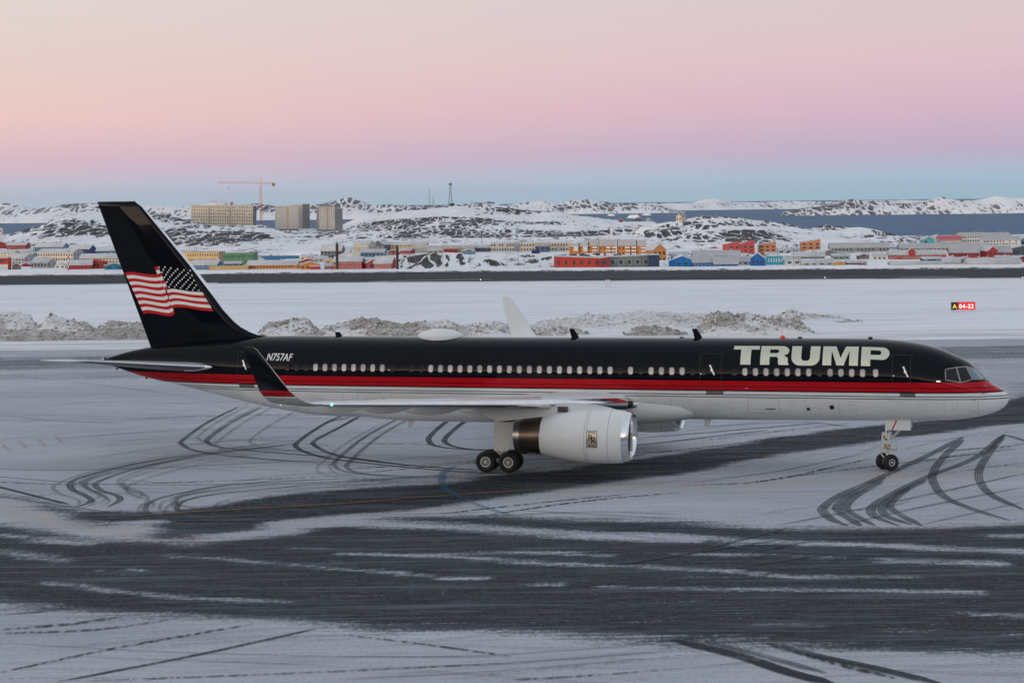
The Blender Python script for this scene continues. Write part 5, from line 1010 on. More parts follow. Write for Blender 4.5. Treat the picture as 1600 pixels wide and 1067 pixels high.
# red and white mast
p = at(107, 424, 392); o = empty('striped_mast', p); HM = 34 / FPX * 392
M_MR = simple('mast_red', (.55, .03, .05), .5); M_MW = simple('mast_white', (.65, .65, .65), .5)
for k in range(7): b = MB(); b.tube([(0, 0, HM * k / 7 - (.6 if k == 0 else 0)), (0, 0, HM * (k + 1) / 7)], .11 if k in (3, 4) else .075, 8); b.build('mast_section', M_MR if k % 2 == 0 else M_MW, o)
b = MB(); b.tube([(0, 0, HM), (.05, -.5, HM + .1), (.1, -1.2, HM - .15)], [.16, .13, .08], 8); b.build('wind_cone', M_MW, o); tag(o, 'red and white striped mast beyond the runway', 'mast')
for x, yt, yb, lb in ((527, 381, 420, 'dark brown post beyond the runway left of the second'), (621, 386, 419, 'dark brown post beyond the runway beside the red houses')):
    p = at(x, yb, 398); hh = (yb - yt) / FPX * 398; o = empty('dark_post', p); M_P = simple('post_brown', (.035, .022, .02), .7); b = MB(); b.tube([(0, 0, -1.0), (0, 0, hh)], .26, 10); b.build('post', M_P, o); b = MB(); b.tube([(0, 0, hh), (0, 0, hh + .35)], .12, 8); b.build('lamp_cap', M_DARK, o); tag(o, lb, 'post', 'dark posts beyond the runway')

# ================================================================== TOWN
MATC = {}; FOOT = []
def cmat(c, kind='wall'):
    key = (tuple(c), kind)
    if key not in MATC:
        m = NT(kind + '_colour'); v = m.obj((1, 1, 1)); n = m.noise(v, .6, 4); c2 = [k * .82 for k in c]
        m.set('Base Color', m.mix(m.mapr(n, .35, .7), rgb(c), rgb(c2))).set('Roughness', .8).set('Specular IOR Level', .2); MATC[key] = m.mat
    return MATC[key]
M_ROOFSNOW = snow_mat('roof_snow', (.52, .54, .57), sx=(3, 3, 3), amt=.25); M_GLASS = simple('house_glass', (.035, .045, .06), .15); M_TRIM = simple('house_trim', (.62, .62, .60), .6)
M_SHEET = simple('roof_sheet', (.36, .375, .395), .6, var=.08, vscale=.3)
def building(label, x0, x1, yb, yt, kind, wall, rows=2, cols=6, d=None, dep=9.0, yaw=0.0, ef=.62, roof='snow', wwin=.5, name='house', side_c=None, trim=False, cat='house', lower=None, winc=None, skirt=4.0):
    xm = (x0 + x1) / 2; yh_ = YH - (xm - 800) * .0117
    if d is None: d = min(1800, max(900, 33.6 * FPX / (yb - yh_)))
    p = at(xm, yb, d); a = R(yaw); Wt = (x1 - x0) / FPX * d; W = max(2.0, (Wt - dep * abs(math.sin(a))) / math.cos(a)); Ht = (yb - yt) / FPX * d
    o = empty(name, p, a); x_, y_ = W / 2, dep / 2; FOOT.append((p.x, p.y, p.z, W / 2 + dep * .3, dep / 2))
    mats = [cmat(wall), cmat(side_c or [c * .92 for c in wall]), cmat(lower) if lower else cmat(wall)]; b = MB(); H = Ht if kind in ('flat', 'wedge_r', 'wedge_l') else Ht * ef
    rm = {'snow': M_ROOFSNOW, 'sheet': M_SHEET}.get(roof) or cmat(roof, 'roof')
    front = -y_; z0 = -skirt
    def wallbox(hl, hr):
        vs = [(-x_, -y_, z0), (x_, -y_, z0), (x_, y_, z0), (-x_, y_, z0), (-x_, -y_, hl), (x_, -y_, hr), (x_, y_, hr), (-x_, y_, hl)]
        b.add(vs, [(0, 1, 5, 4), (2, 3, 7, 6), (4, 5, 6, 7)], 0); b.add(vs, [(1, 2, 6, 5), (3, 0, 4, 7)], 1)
    r = MB()
    if kind == 'flat':
        wallbox(H, H); r.box(-x_ - .15, x_ + .15, -y_ - .15, y_ + .15, H, H + .35)
    elif kind in ('wedge_r', 'wedge_l'):
        hl, hr = (H * ef, H) if kind == 'wedge_r' else (H, H * ef); wallbox(hl, hr); r.prism([(-x_ - .2, -y_ - .2, hl + .02), (x_ + .2, -y_ - .2, hr + .02), (x_ + .2, -y_ - .2, hr + .35), (-x_ - .2, -y_ - .2, hl + .35)], (0, 1, 0), dep + .4)
    elif kind == 'row':                      # ridge runs left to right
        wallbox(H, H); b.add([(x_, -y_, H), (x_, y_, H), (x_, 0, Ht), (-x_, -y_, H), (-x_, y_, H), (-x_, 0, Ht)], [(0, 1, 2), (4, 3, 5)], 1); ov = .4; sl = (Ht - H) / y_
        r.prism([(-x_ - ov, -y_ - ov, H - ov * sl + .03), (-x_ - ov, 0, Ht + .03), (-x_ - ov, y_ + ov, H - ov * sl + .03), (-x_ - ov, y_ + ov, H - ov * sl + .33), (-x_ - ov, 0, Ht + .36), (-x_ - ov, -y_ - ov, H - ov * sl + .33)], (1, 0, 0), W + 2 * ov)
    elif kind == 'gable':                    # gable faces the viewer
        wallbox(H, H); b.add([(-x_, -y_, H), (x_, -y_, H), (0, -y_, Ht), (-x_, y_, H), (x_, y_, H), (0, y_, Ht)], [(0, 1, 2), (4, 3, 5)], 0); ov = .4; sl = (Ht - H) / x_
        r.prism([(-x_ - ov, -y_ - ov, H - ov * sl + .03), (-x_ - ov, -y_ - ov, H - ov * sl + .33), (0, -y_ - ov, Ht + .36), (x_ + ov, -y_ - ov, H - ov * sl + .33), (x_ + ov, -y_ - ov, H - ov * sl + .03), (0, -y_ - ov, Ht + .03)], (0, 1, 0), dep + 2 * ov)
    if lower: b.box(-x_ - .03, x_ + .03, -y_ - .06, -y_ + .02, z0, H * .45, 2)
    fix_normals(b.build('wall', mats, o)); fix_normals(r.build('roof', rm, o))
    w = MB(); Hw = min(H, Ht) if kind in ('flat', 'row', 'gable') else H * ef
    if rows and cols:
        fh = Hw / rows; cw = W / cols; ww = cw * wwin; wh = fh * .46
        for j in range(rows):
            for i in range(cols):
                if random.random() < .06: continue
                xc = -x_ + (i + .5) * cw; zc__ = fh * (j + .52); w.box(xc - ww / 2, xc + ww / 2, -y_ - .05, -y_ + .02, zc__ - wh / 2, zc__ + wh / 2, 0)
                if trim: w.box(xc - ww / 2 - .12, xc + ww / 2 + .12, -y_ - .03, -y_ + .02, zc__ - wh / 2 - .12, zc__ + wh / 2 + .12, 1)
        if yaw and kind != 'gable':
            sx__ = x_ if yaw < 0 else -x_; ns = max(1, int(dep / 3.2))
            for j in range(rows):
                for i in range(ns): yc_ = -y_ + (i + .5) * dep / ns; w.box(sx__ - .05, sx__ + .05, yc_ - .5, yc_ + .5, fh * (j + .52) - wh / 2, fh * (j + .52) + wh / 2, 0)
        wo_ = w.build('windows', [winc or M_GLASS, M_TRIM], o); wo_['kind'] = 'stuff'
    if kind in ('row', 'gable') and random.random() < .6:
        c = MB(); c.box(-.35 + W * .15, .35 + W * .15, -.35, .35, Ht - .3 if kind == 'row' else Ht - 1.2, Ht + .9); c.build('chimney', M_SHEET, o)
    tag(o, label, cat); return o
CREAM = (.62, .55, .44); GREY = (.36, .365, .37); LGREY = (.50, .50, .49); DRED = (.24, .03, .04); REDC = (.42, .045, .04); BLUE = (.03, .14, .32); NAVY = (.02, .04, .12); TEAL = (.03, .17, .26); OCHRE = (.55, .24, .05); ORNG = (.55, .21, .05); BEIGE = (.62, .44, .24); GRN = (.10, .23, .13); CORAL = (.50, .10, .09); BRICK = (.50, .22, .12); WHITEC = (.66, .65, .62); DARKC = (.10, .12, .15); BRIGHT = (.02, .17, .48); CYAN = (.05, .42, .55)
B_ = building
# left of the tail fin
B_('dark red gabled house at the left picture edge', -14, 11, 388, 376, 'gable', DRED, 1, 2, dep=8)
B_('long dark red house with snowy roof at far left', 12, 46, 389, 379, 'row', DRED, 1, 6, yaw=-8)
B_('long row house with teal gable end left of the mast', 55, 107, 392, 380, 'row', TEAL, 2, 12, yaw=-14, side_c=(.05, .22, .32), ef=.55)
B_('row house with navy gable end right of the striped mast', 108, 149, 396, 383, 'row', NAVY, 2, 10, yaw=-16, side_c=(.02, .05, .17), ef=.55)
B_('teal row house half hidden by the tail fin', 152, 196, 398, 386, 'row', TEAL, 2, 10, yaw=-6, ef=.55)
B_('pale house with red eaves at far left', -10, 30, 402, 391, 'row', CREAM, 2, 6, yaw=-12, dep=8)
B_('grey gabled two storey house below the pale house', 16, 52, 413, 397, 'row', GREY, 2, 5, yaw=-22, dep=9, side_c=(.34, .35, .36))
B_('cream and grey apartment house behind the striped mast', 60, 128, 408, 389.5, 'row', CREAM, 2, 14, yaw=-16, dep=11, side_c=(.36, .37, .39), ef=.72, cat='apartment house', name='apartment_house')
B_('long cream row house left of the tail fin', 127, 200, 411, 397, 'row', CREAM, 2, 14, yaw=-5, ef=.6)
B_('grey snowy house left of the striped mast base', 50, 86, 418, 405, 'row', GREY, 1, 5, yaw=-18)
B_('red house with white band at the left picture edge', -20, 15, 421, 403, 'flat', (.50, .05, .03), 2, 2, lower=(.55, .57, .58), dep=7)
B_('red gabled house right of the striped mast', 104, 146, 420, 407, 'row', REDC, 1, 6, yaw=10, ef=.5)
B_('red shed with lean-to roof beside the red gabled house', 140, 166, 419, 406, 'wedge_l', REDC, 1, 3, yaw=-12, ef=.7, roof=REDC)
B_('blue hut peeking out beside the tail fin', 166, 196, 420.5, 411, 'gable', TEAL, 1, 2, dep=8)
B_('small dark red hut in front of the grey houses', 36, 48, 416, 411, 'gable', DRED, 0, 0, dep=5, name='hut', cat='hut')
# right of the tail fin
B_('pale yellow block right of the tail fin', 283, 350, 410, 394, 'flat', BEIGE, 2, 16, yaw=-8, roof=(.45, .36, .26), dep=12, wwin=.35, cat='apartment block', name='apartment_block', side_c=(.36, .28, .20))
B_('green apartment block beside the pale yellow block', 351, 401, 413, 396, 'flat', GRN, 2, 14, yaw=-5, roof=(.20, .30, .22), dep=12, wwin=.35, cat='apartment block', name='apartment_block')
B_('blue house with snowy roof below the pale yellow block', 300, 348, 420.5, 407, 'row', (.08, .20, .34), 1, 7, yaw=-14, ef=.5)
B_('tan low wall house below the green block', 328, 388, 421, 416.4, 'flat', (.50, .36, .18), 0, 0, dep=5, roof=(.45, .35, .22))
B_('long blue roofed hall behind the ochre row', 404, 466, 412, 400.5, 'row', TEAL, 1, 8, roof=(.05, .17, .28), d=1230, ef=.5)
B_('long ochre row house with snowy roof', 387, 469, 419.5, 407.5, 'row', OCHRE, 1, 16, yaw=-6, ef=.5)
B_('ochre gabled house at the end of the ochre row', 468, 501, 420.5, 409, 'gable', OCHRE, 1, 4, yaw=6)
B_('low red wall house beside the ochre gable', 485, 500, 421, 416, 'flat', REDC, 0, 0, dep=5)
B_('dark grey timber house left of the dark post', 502, 538, 404, 383, 'row', (.15, .17, .18), 2, 6, yaw=-8, ef=.6)
B_('white gabled house behind the red houses', 528, 562, 410, 394, 'gable', WHITEC, 1, 2, yaw=14, dep=8)
B_('red gabled house peeking behind the ochre gable', 470, 500, 415, 404, 'gable', REDC, 1, 2, d=1120, yaw=-8)
B_('red timber house with white windows beside the dark post', 522, 569, 419.5, 402, 'row', REDC, 2, 8, trim=True, ef=.66, yaw=-5)
B_('big red gabled house left of the second dark post', 564, 594, 419, 405, 'gable', (.38, .08, .08), 1, 1, yaw=18, dep=10)
B_('red long house with snowy roof beside the second dark post', 585, 618, 419, 401, 'row', REDC, 2, 6, yaw=-10, ef=.45, trim=True)
B_('cream gabled hall behind the red houses', 554, 586, 396, 377, 'row', (.50, .46, .38), 1, 6, yaw=-14, ef=.75, dep=14)
B_('dark timber gabled hall beside the cream hall', 582, 610, 392, 376, 'gable', DARKC, 1, 3, yaw=-14, dep=14, d=1330)
B_('blue and cream house below the dark hall', 564, 604, 401, 390, 'row', (.16, .24, .36), 1, 6, yaw=-8)
B_('long pale yellow row house right of the dark hall', 608, 669, 389, 378.5, 'row', BEIGE, 2, 14, yaw=-8, ef=.62)
B_('small red house below the pale yellow row', 624, 648, 396, 388.5, 'row', REDC, 1, 4, yaw=-14)
B_('long low grey warehouse left of the mast hut', 648, 742, 394, 384.5, 'flat', (.42, .40, .37), 0, 0, dep=14, cat='warehouse', name='warehouse')
B_('red container house on the rocky mound', 694, 716, 394.5, 388.5, 'flat', REDC, 1, 3, dep=6)
B_('dark hut with a roof mast', 739, 769, 393, 383, 'row', DARKC, 1, 4, dep=8)
B_('grey two storey office row right of the mast hut', 767, 804, 393, 379.5, 'flat', (.44, .42, .40), 2, 9, dep=12, cat='office', name='office_block')
B_('white box building between the office rows', 803, 813, 392, 379, 'flat', (.68, .69, .70), 0, 0, dep=8)
B_('long cream office row with dark blue annex', 812, 892, 392.5, 379.5, 'flat', (.50, .46, .40), 2, 18, dep=12, yaw=2, cat='office', name='office_block')
B_('dark blue annex in front of the cream offices', 836, 859, 393.5, 384, 'flat', (.09, .13, .20), 1, 3, dep=6, d=1230)
# orange apartments
for i, (xa_, xb_, yt_, yb_) in enumerate([(890,905,381.5,393), (904,920,380,394), (919,934,376,399), (936,962,375.5,400), (965,993,375.5,400), (995,1009,376.5,400)]):
    lb = ['smallest orange apartment block at the left end of the terrace', 'second orange apartment block from the left of the terrace', 'third orange apartment block from the left with balconies', 'fourth orange apartment block from the left, wide', 'fifth orange apartment block from the left, widest', 'rightmost orange apartment block of the terrace'][i]
    o = B_(lb, xa_, xb_, yb_, yt_, 'flat', ORNG, 3, 3 if xb_ - xa_ < 20 else 5, d=1190, dep=10, roof='sheet', cat='apartment block', name='apartment_block', wwin=.4); o['group'] = 'orange apartment terrace'
    W = (xb_ - xa_) / FPX * 1190; Ht = (yb_ - yt_) / FPX * 1190; b = MB(); b.box(-W / 2 - .1, W / 2 + .1, -5.4, -5.0, Ht * .66, Ht + .5); b.build('roof_panel', M_SHEET, o)
    for j in range(3):
        for k in range(1 if xb_ - xa_ < 20 else 2): xx = -W * .1 + k * W * .35; b = MB(); b.box(xx, xx + 2.6, -6.3, -5.06, Ht * (.10 + .2 * j), Ht * (.10 + .2 * j) + .9); b.build('balcony', M_TRIM, o)
B_('orange gabled house at the right end of the orange terrace', 1010, 1040, 411, 381, 'gable', (.52, .22, .07), 2, 3, d=1120, yaw=16, dep=12, ef=.7)
B_('long red hall with sagging roofline by the airfield edge', 866, 938, 416.5, 400, 'wedge_l', (.48, .06, .04), 1, 6, d=960, ef=.8, wwin=.35, dep=14, cat='hall', name='hall')
B_('dark red end section of the long red hall', 935, 951, 416.5, 401, 'wedge_r', (.36, .04, .04), 1, 1, d=958, ef=.85, dep=14, cat='hall', name='hall')
B_('grey green hall joined to the red hall', 950, 1014, 416.5, 399, 'wedge_r', (.16, .185, .18), 1, 5, d=962, ef=.86, wwin=.5, trim=True, dep=14, cat='hall', name='hall')
B_('navy end building right of the grey green hall', 1013, 1029, 416.5, 398, 'flat', (.03, .06, .12), 1, 2, d=955, dep=12, cat='hall', name='hall')
B_('bright blue gabled house right of the navy building', 1044, 1093, 416, 400, 'gable', BRIGHT, 1, 4, yaw=-12, dep=10, ef=.5)
B_('left blue row house with grey roof, upper row', 1082, 1118, 404, 392, 'row', BRIGHT, 1, 5, roof='sheet', ef=.4, d=1130)
B_('right blue row house with grey roof, upper row', 1117, 1156, 404, 392, 'row', BRIGHT, 1, 5, roof='sheet', ef=.4, d=1130)
B_('left blue row house, lower row', 1081, 1116, 416, 401, 'row', BRIGHT, 1, 3, roof='sheet', ef=.45, trim=True)
B_('right blue row house, lower row', 1114, 1152, 416, 402, 'row', BRIGHT, 1, 4, roof='sheet', ef=.3)
B_('blue gabled house right of the blue rows', 1171, 1198, 415, 395.5, 'gable', (.02, .13, .40), 1, 3, yaw=-10, dep=9, ef=.6)
B_('grey roofed house between blue rows and blue gable', 1150, 1176, 413.5, 401, 'row', LGREY, 1, 3, roof='sheet', ef=.4)
B_('cyan and white striped container stack', 1198, 1222, 413, 400.5, 'flat', CYAN, 1, 6, dep=6, winc=M_TRIM, cat='containers', name='container_stack')
B_('small white gabled hut right of the containers', 1222, 1250, 413, 403, 'gable', WHITEC, 1, 2, dep=7, yaw=10)
B_('coral sloped roof block, left of the pair', 1128, 1157, 400, 378, 'wedge_r', CORAL, 3, 3, d=1260, yaw=-6, ef=.75, dep=10, roof=CORAL, cat='apartment block', name='apartment_block')
B_('coral sloped roof block, right of the pair', 1155, 1178, 400, 377, 'wedge_r', (.46, .085, .085), 3, 2, d=1240, yaw=8, ef=.75, dep=10, roof=CORAL, cat='apartment block', name='apartment_block')
B_('brick orange sloped roof block right of the coral pair', 1184, 1213, 399, 377.5, 'wedge_r', BRICK, 3, 3, d=1250, yaw=-4, ef=.76, dep=10, cat='apartment block', name='apartment_block')
B_('brick orange sloped roof block below the right hill', 1250, 1282, 395, 374, 'wedge_r', BRICK, 3, 3, d=1270, yaw=-4, ef=.78, dep=10, cat='apartment block', name='apartment_block')
B_('grey timber row house with red doors', 1236, 1290, 407, 394, 'row', (.20, .19, .18), 1, 8, yaw=-8, ef=.5)
B_('pale low house in front of the grey timber row', 1252, 1300, 414, 405, 'row', LGREY, 1, 4, ef=.4)
B_('small ochre tent shaped house by the airfield', 1302, 1318, 414, 408.5, 'gable', (.55, .30, .06), 0, 0, dep=6)
# right shore
B_('long grey row house left end of the shore row', 1296, 1388, 393, 380, 'row', (.26, .27, .27), 1, 16, roof='sheet', ef=.5, d=1190)
B_('long grey row house of the shore behind the red and white row', 1404, 1545, 393, 380.5, 'row', (.30, .31, .31), 1, 22, roof='sheet', ef=.5, d=1200)
rw_ = B_('red and white row house with dormer', 1388, 1478, 406, 391.5, 'row', (.50, .07, .05), 2, 14, trim=True, ef=.6, yaw=-6, d=1080)
b = MB(); b.prism([(-3.0 + q_[0], -5.3, q_[1]) for q_ in ((-1.5, 2.2), (1.5, 2.2), (1.5, 4.6), (0, 6.3), (-1.5, 4.6))], (0, 1, 0), 4.5); fix_normals(b.build('dormer', cmat(REDC), rw_))
b = MB(); b.prism([(-3.0 + q_[0], -5.6, q_[1]) for q_ in ((-1.9, 4.3), (0, 6.4), (1.9, 4.3), (1.9, 4.6), (0, 6.75), (-1.9, 4.6))], (0, 1, 0), 4.9); fix_normals(b.build('dormer_roof', M_ROOFSNOW, rw_))
B_('red row house with grey roof right of the dormer', 1482, 1527, 402, 384.5, 'row', REDC, 1, 8, roof='sheet', ef=.45, yaw=-6, d=1100)
B_('big red gabled house at the right picture edge', 1534, 1556, 402, 385, 'gable', REDC, 1, 2, yaw=12, dep=10, d=1100)
B_('red house with grey roof beside the big red gable', 1550, 1578, 401, 385, 'row', REDC, 1, 6, roof='sheet', ef=.45, d=1110)
B_('dark house at the right picture edge', 1572, 1618, 398, 384, 'gable', DARKC, 1, 2, dep=10, d=1130)
B_('white and turquoise gabled house by the sea', 1440, 1458, 382, 369.5, 'gable', (.10, .38, .45), 1, 2, dep=9, d=1225)
B_('white gabled house behind the turquoise house', 1452, 1476, 381, 367.5, 'gable', WHITEC, 1, 2, dep=9, d=1250)
B_('pink white row house with red roof trim by the sea', 1466, 1500, 381, 369, 'row', (.60, .50, .47), 2, 8, roof=(.50, .12, .15), ef=.6, d=1230)
B_('white gabled block with dark glass front by the sea', 1496, 1540, 379, 364, 'row', WHITEC, 2, 10, roof='sheet', ef=.78, yaw=10, d=1240)
B_('white hipped house far right by the sea', 1536, 1578, 377, 364, 'row', WHITEC, 1, 8, roof='sheet', ef=.6, yaw=10, d=1260)
B_('long white terrace with red doors by the sea', 1534, 1592, 383, 370, 'row', WHITEC, 2, 12, roof='sheet', ef=.6, d=1215)
B_('blue house at the right edge by the sea', 1590, 1618, 383, 370, 'gable', (.10, .26, .34), 1, 2, dep=9, d=1220)
B_('pale grey hall with snowy roof right foreground', 1470, 1502, 412, 403, 'row', LGREY, 0, 0, ef=.3, yaw=-10)
B_('long pale grey shed row at the right foreground', 1510, 1592, 414, 404.5, 'row', LGREY, 0, 0, ef=.35)
B_('grey snowy roofed shed row below the red and white row', 1390, 1470, 414.5, 409, 'row', (.40, .40, .40), 0, 0, ef=.4)
B_('white house with grey roof between red houses', 1520, 1540, 402, 388, 'gable', WHITEC, 1, 2, dep=8, d=1120)
# further small houses filling the town
for lb, x0, x1, yb, yt, kd, cl, kw in [
 ('tiny white shed right of the striped mast base', 88, 104, 419, 412, 'gable', WHITEC, {}), ('low navy house between the cream rows on the left', 128, 150, 413, 407, 'row', NAVY, {}),
 ('small ochre house at far left below the rocky hill', 34, 52, 396, 390, 'row', OCHRE, {}), ('pale blue house above the grey gabled house', 30, 58, 401, 394, 'row', (.30, .38, .45), dict(yaw=-14)),
 ('dark green house left of the ochre gable', 440, 462, 411, 404, 'gable', (.05, .11, .08), dict(d=1260)), ('cream house above the ochre row', 470, 496, 406, 398, 'row', CREAM, dict(yaw=-10)),
 ('small yellow house left of the white gabled house', 506, 528, 412, 404, 'gable', (.58, .40, .10), dict(yaw=8)), ('grey house behind the ochre gable', 492, 512, 409, 401, 'row', GREY, {}),
 ('red hut between the cream hall and pale yellow row', 606, 624, 398, 391, 'gable', DRED, {}), ('white garage right of the second dark post', 628, 650, 404, 398, 'flat', (.55, .56, .57), dict(d=1180)),
 ('tan house in front of the long low warehouse', 668, 692, 396, 389, 'row', (.42, .33, .22), dict(yaw=6)), ('small blue house left of the office rows', 722, 742, 397, 390, 'gable', (.06, .18, .33), {}),
 ('grey house above the bright blue gabled house', 1046, 1076, 402, 394, 'row', GREY, dict(d=1240)), ('small red house left of the coral pair', 1104, 1126, 393, 386, 'gable', REDC, dict(d=1330)),
 ('cream house between coral pair and brick block', 1176, 1192, 394, 387, 'gable', CREAM, dict(d=1340)), ('white row house right of the brick orange block', 1214, 1248, 396, 388, 'row', WHITEC, dict(d=1290)),
 ('dark grey house below the right hill', 1284, 1306, 399, 391, 'gable', (.14, .14, .15), {}), ('pale green house left of the shore row', 1300, 1326, 405, 397, 'row', (.26, .33, .28), {}),
 ('brown hut in front of the shore row', 1340, 1356, 404, 397, 'gable', (.14, .09, .06), {}), ('white house right of the brown hut', 1362, 1386, 406, 397, 'row', WHITEC, dict(yaw=-8)),
 ('small blue house between the red row and sheds', 1478, 1494, 409, 401, 'gable', BLUE, {}), ('grey gabled house right of the small blue house', 1496, 1520, 411, 402, 'gable', GREY, {}),
 ('yellow house below the big red gable', 1556, 1578, 408, 400, 'row', (.56, .38, .12), {}), ('brown house right of the red white banded house', 18, 34, 420, 412, 'gable', (.20, .11, .07), dict(yaw=10)), ('pale grey house below the teal row house', 84, 112, 404, 397, 'row', LGREY, dict(d=1180)),
 ('small red house above the grey snowy house', 54, 72, 409, 403, 'gable', REDC, dict(d=1090)), ('white house in front of the navy row house', 148, 172, 405, 398, 'row', WHITEC, dict(d=1160)),
 ('green house at far left behind the grey gabled house', 0, 18, 410, 402, 'row', (.10, .20, .14), dict(d=1130)), ('dark blue house below the tail side of the green block', 352, 378, 417, 409, 'row', NAVY, dict(d=1010)),
 ('pale house between the green block and blue hall', 398, 412, 412, 402, 'gable', CREAM, dict(d=1180)), ('red row house in front of the dark timber house', 508, 524, 420, 412, 'row', REDC, dict(d=985)),
 ('grey hall above the blue and cream house', 536, 560, 395, 386, 'row', (.28, .29, .30), dict(d=1380)), ('yellow house right of the red container house', 718, 738, 390, 383, 'gable', (.55, .38, .12), dict(d=1420)),
 ('low brown hall above the cream offices', 840, 880, 382, 375, 'row', (.24, .19, .15), dict(d=1600)), ('grey house right of the orange gabled house', 1040, 1060, 396, 388, 'gable', GREY, dict(d=1330)),
 ('white house behind the blue gabled house', 1196, 1216, 402, 395, 'row', WHITEC, dict(d=1190)), ('red house between the white hut and pale low house', 1232, 1250, 411, 404, 'row', REDC, dict(d=1010)),
 ('blue house left of the ochre tent shaped house', 1284, 1302, 413, 406, 'gable', BLUE, dict(d=985)), ('dark red row house right of the ochre tent shaped house', 1322, 1352, 414, 408, 'row', DRED, dict(d=965)),
 ('navy house below the red row house with grey roof', 1440, 1468, 409, 402, 'row', NAVY, dict(d=1020)), ('cream house right of the grey gabled house by the sheds', 1526, 1552, 411, 403, 'gable', CREAM, dict(d=1005)),
 ('red hut at the right picture edge', 1584, 1612, 409, 400, 'gable', DRED, {})]:
    B_(lb, x0, x1, yb, yt, kd, cl, 1, 3 if kd == 'row' else 2, **{**dict(dep=7, trim=True), **kw})
# houses on the hills
B_('lone cream gabled house on the right hill', 1056, 1073, 346, 334, 'gable', (.60, .52, .42), 1, 2, d=1730, yaw=-24, dep=12, roof=(.35, .33, .32))
B_('tiny red roofed hut behind the rocky hill', 967, 973, 347, 342.5, 'gable', REDC, 0, 0, d=2350, dep=5, name='hut', cat='hut')
B_('tiny dark hut at the shore between hills', 990, 1003, 346, 340, 'gable', DARKC, 0, 0, d=2300, dep=6, name='hut', cat='hut')
B_('tiny grey hut at the shore right of the dark hut', 1009, 1017, 346, 341, 'gable', GREY, 0, 0, d=2300, dep=5, name='hut', cat='hut')
B_('small white house by the water at the left edge', -6, 4, 366, 357, 'flat', WHITEC, 1, 2, d=2000, dep=8)
B_('blue hut behind the tail fin beside the long block', 281, 300, 350, 343, 'flat', (.05, .16, .30), 0, 0, d=2080, dep=8, name='hut', cat='hut')
# tower blocks
def tower(label, x0, x1, yb, yt, c1, c2, rows, cols, split, d, yawd, dep):
    o = B_(label, x0, x1, yb, yt, 'flat', c1, rows, cols, d=d, dep=dep, yaw=yawd, roof=(.42, .40, .38), wwin=.34, cat='apartment tower', name='apartment_tower', side_c=c2, skirt=3); return o
def tower_part(o, x0, x1, z0, z1, y0, y1, mat, name='bay'): b = MB(); b.box(x0, x1, y0, y1, z0, z1); return b.build(name, mat, o)
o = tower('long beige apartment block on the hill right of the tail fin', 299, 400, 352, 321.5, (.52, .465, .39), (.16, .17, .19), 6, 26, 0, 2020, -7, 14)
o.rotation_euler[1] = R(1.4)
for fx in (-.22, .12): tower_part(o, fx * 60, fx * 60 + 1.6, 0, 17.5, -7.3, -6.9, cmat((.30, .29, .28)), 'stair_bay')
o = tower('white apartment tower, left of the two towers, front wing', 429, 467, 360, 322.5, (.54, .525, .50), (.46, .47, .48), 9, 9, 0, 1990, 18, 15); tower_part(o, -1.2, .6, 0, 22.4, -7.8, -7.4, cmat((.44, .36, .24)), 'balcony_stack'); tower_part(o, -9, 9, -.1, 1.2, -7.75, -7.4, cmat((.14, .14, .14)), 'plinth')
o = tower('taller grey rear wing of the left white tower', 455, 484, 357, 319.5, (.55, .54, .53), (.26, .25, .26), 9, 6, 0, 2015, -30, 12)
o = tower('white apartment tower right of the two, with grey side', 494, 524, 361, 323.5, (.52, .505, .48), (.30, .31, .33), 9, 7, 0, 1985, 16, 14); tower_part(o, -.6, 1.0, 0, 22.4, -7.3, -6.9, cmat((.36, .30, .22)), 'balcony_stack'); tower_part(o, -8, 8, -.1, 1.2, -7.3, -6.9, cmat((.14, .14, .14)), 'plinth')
o = tower('grey rear wing of the right white tower', 514, 535, 360, 326.5, (.34, .35, .37), (.28, .29, .30), 9, 5, 0, 2010, -18, 12)
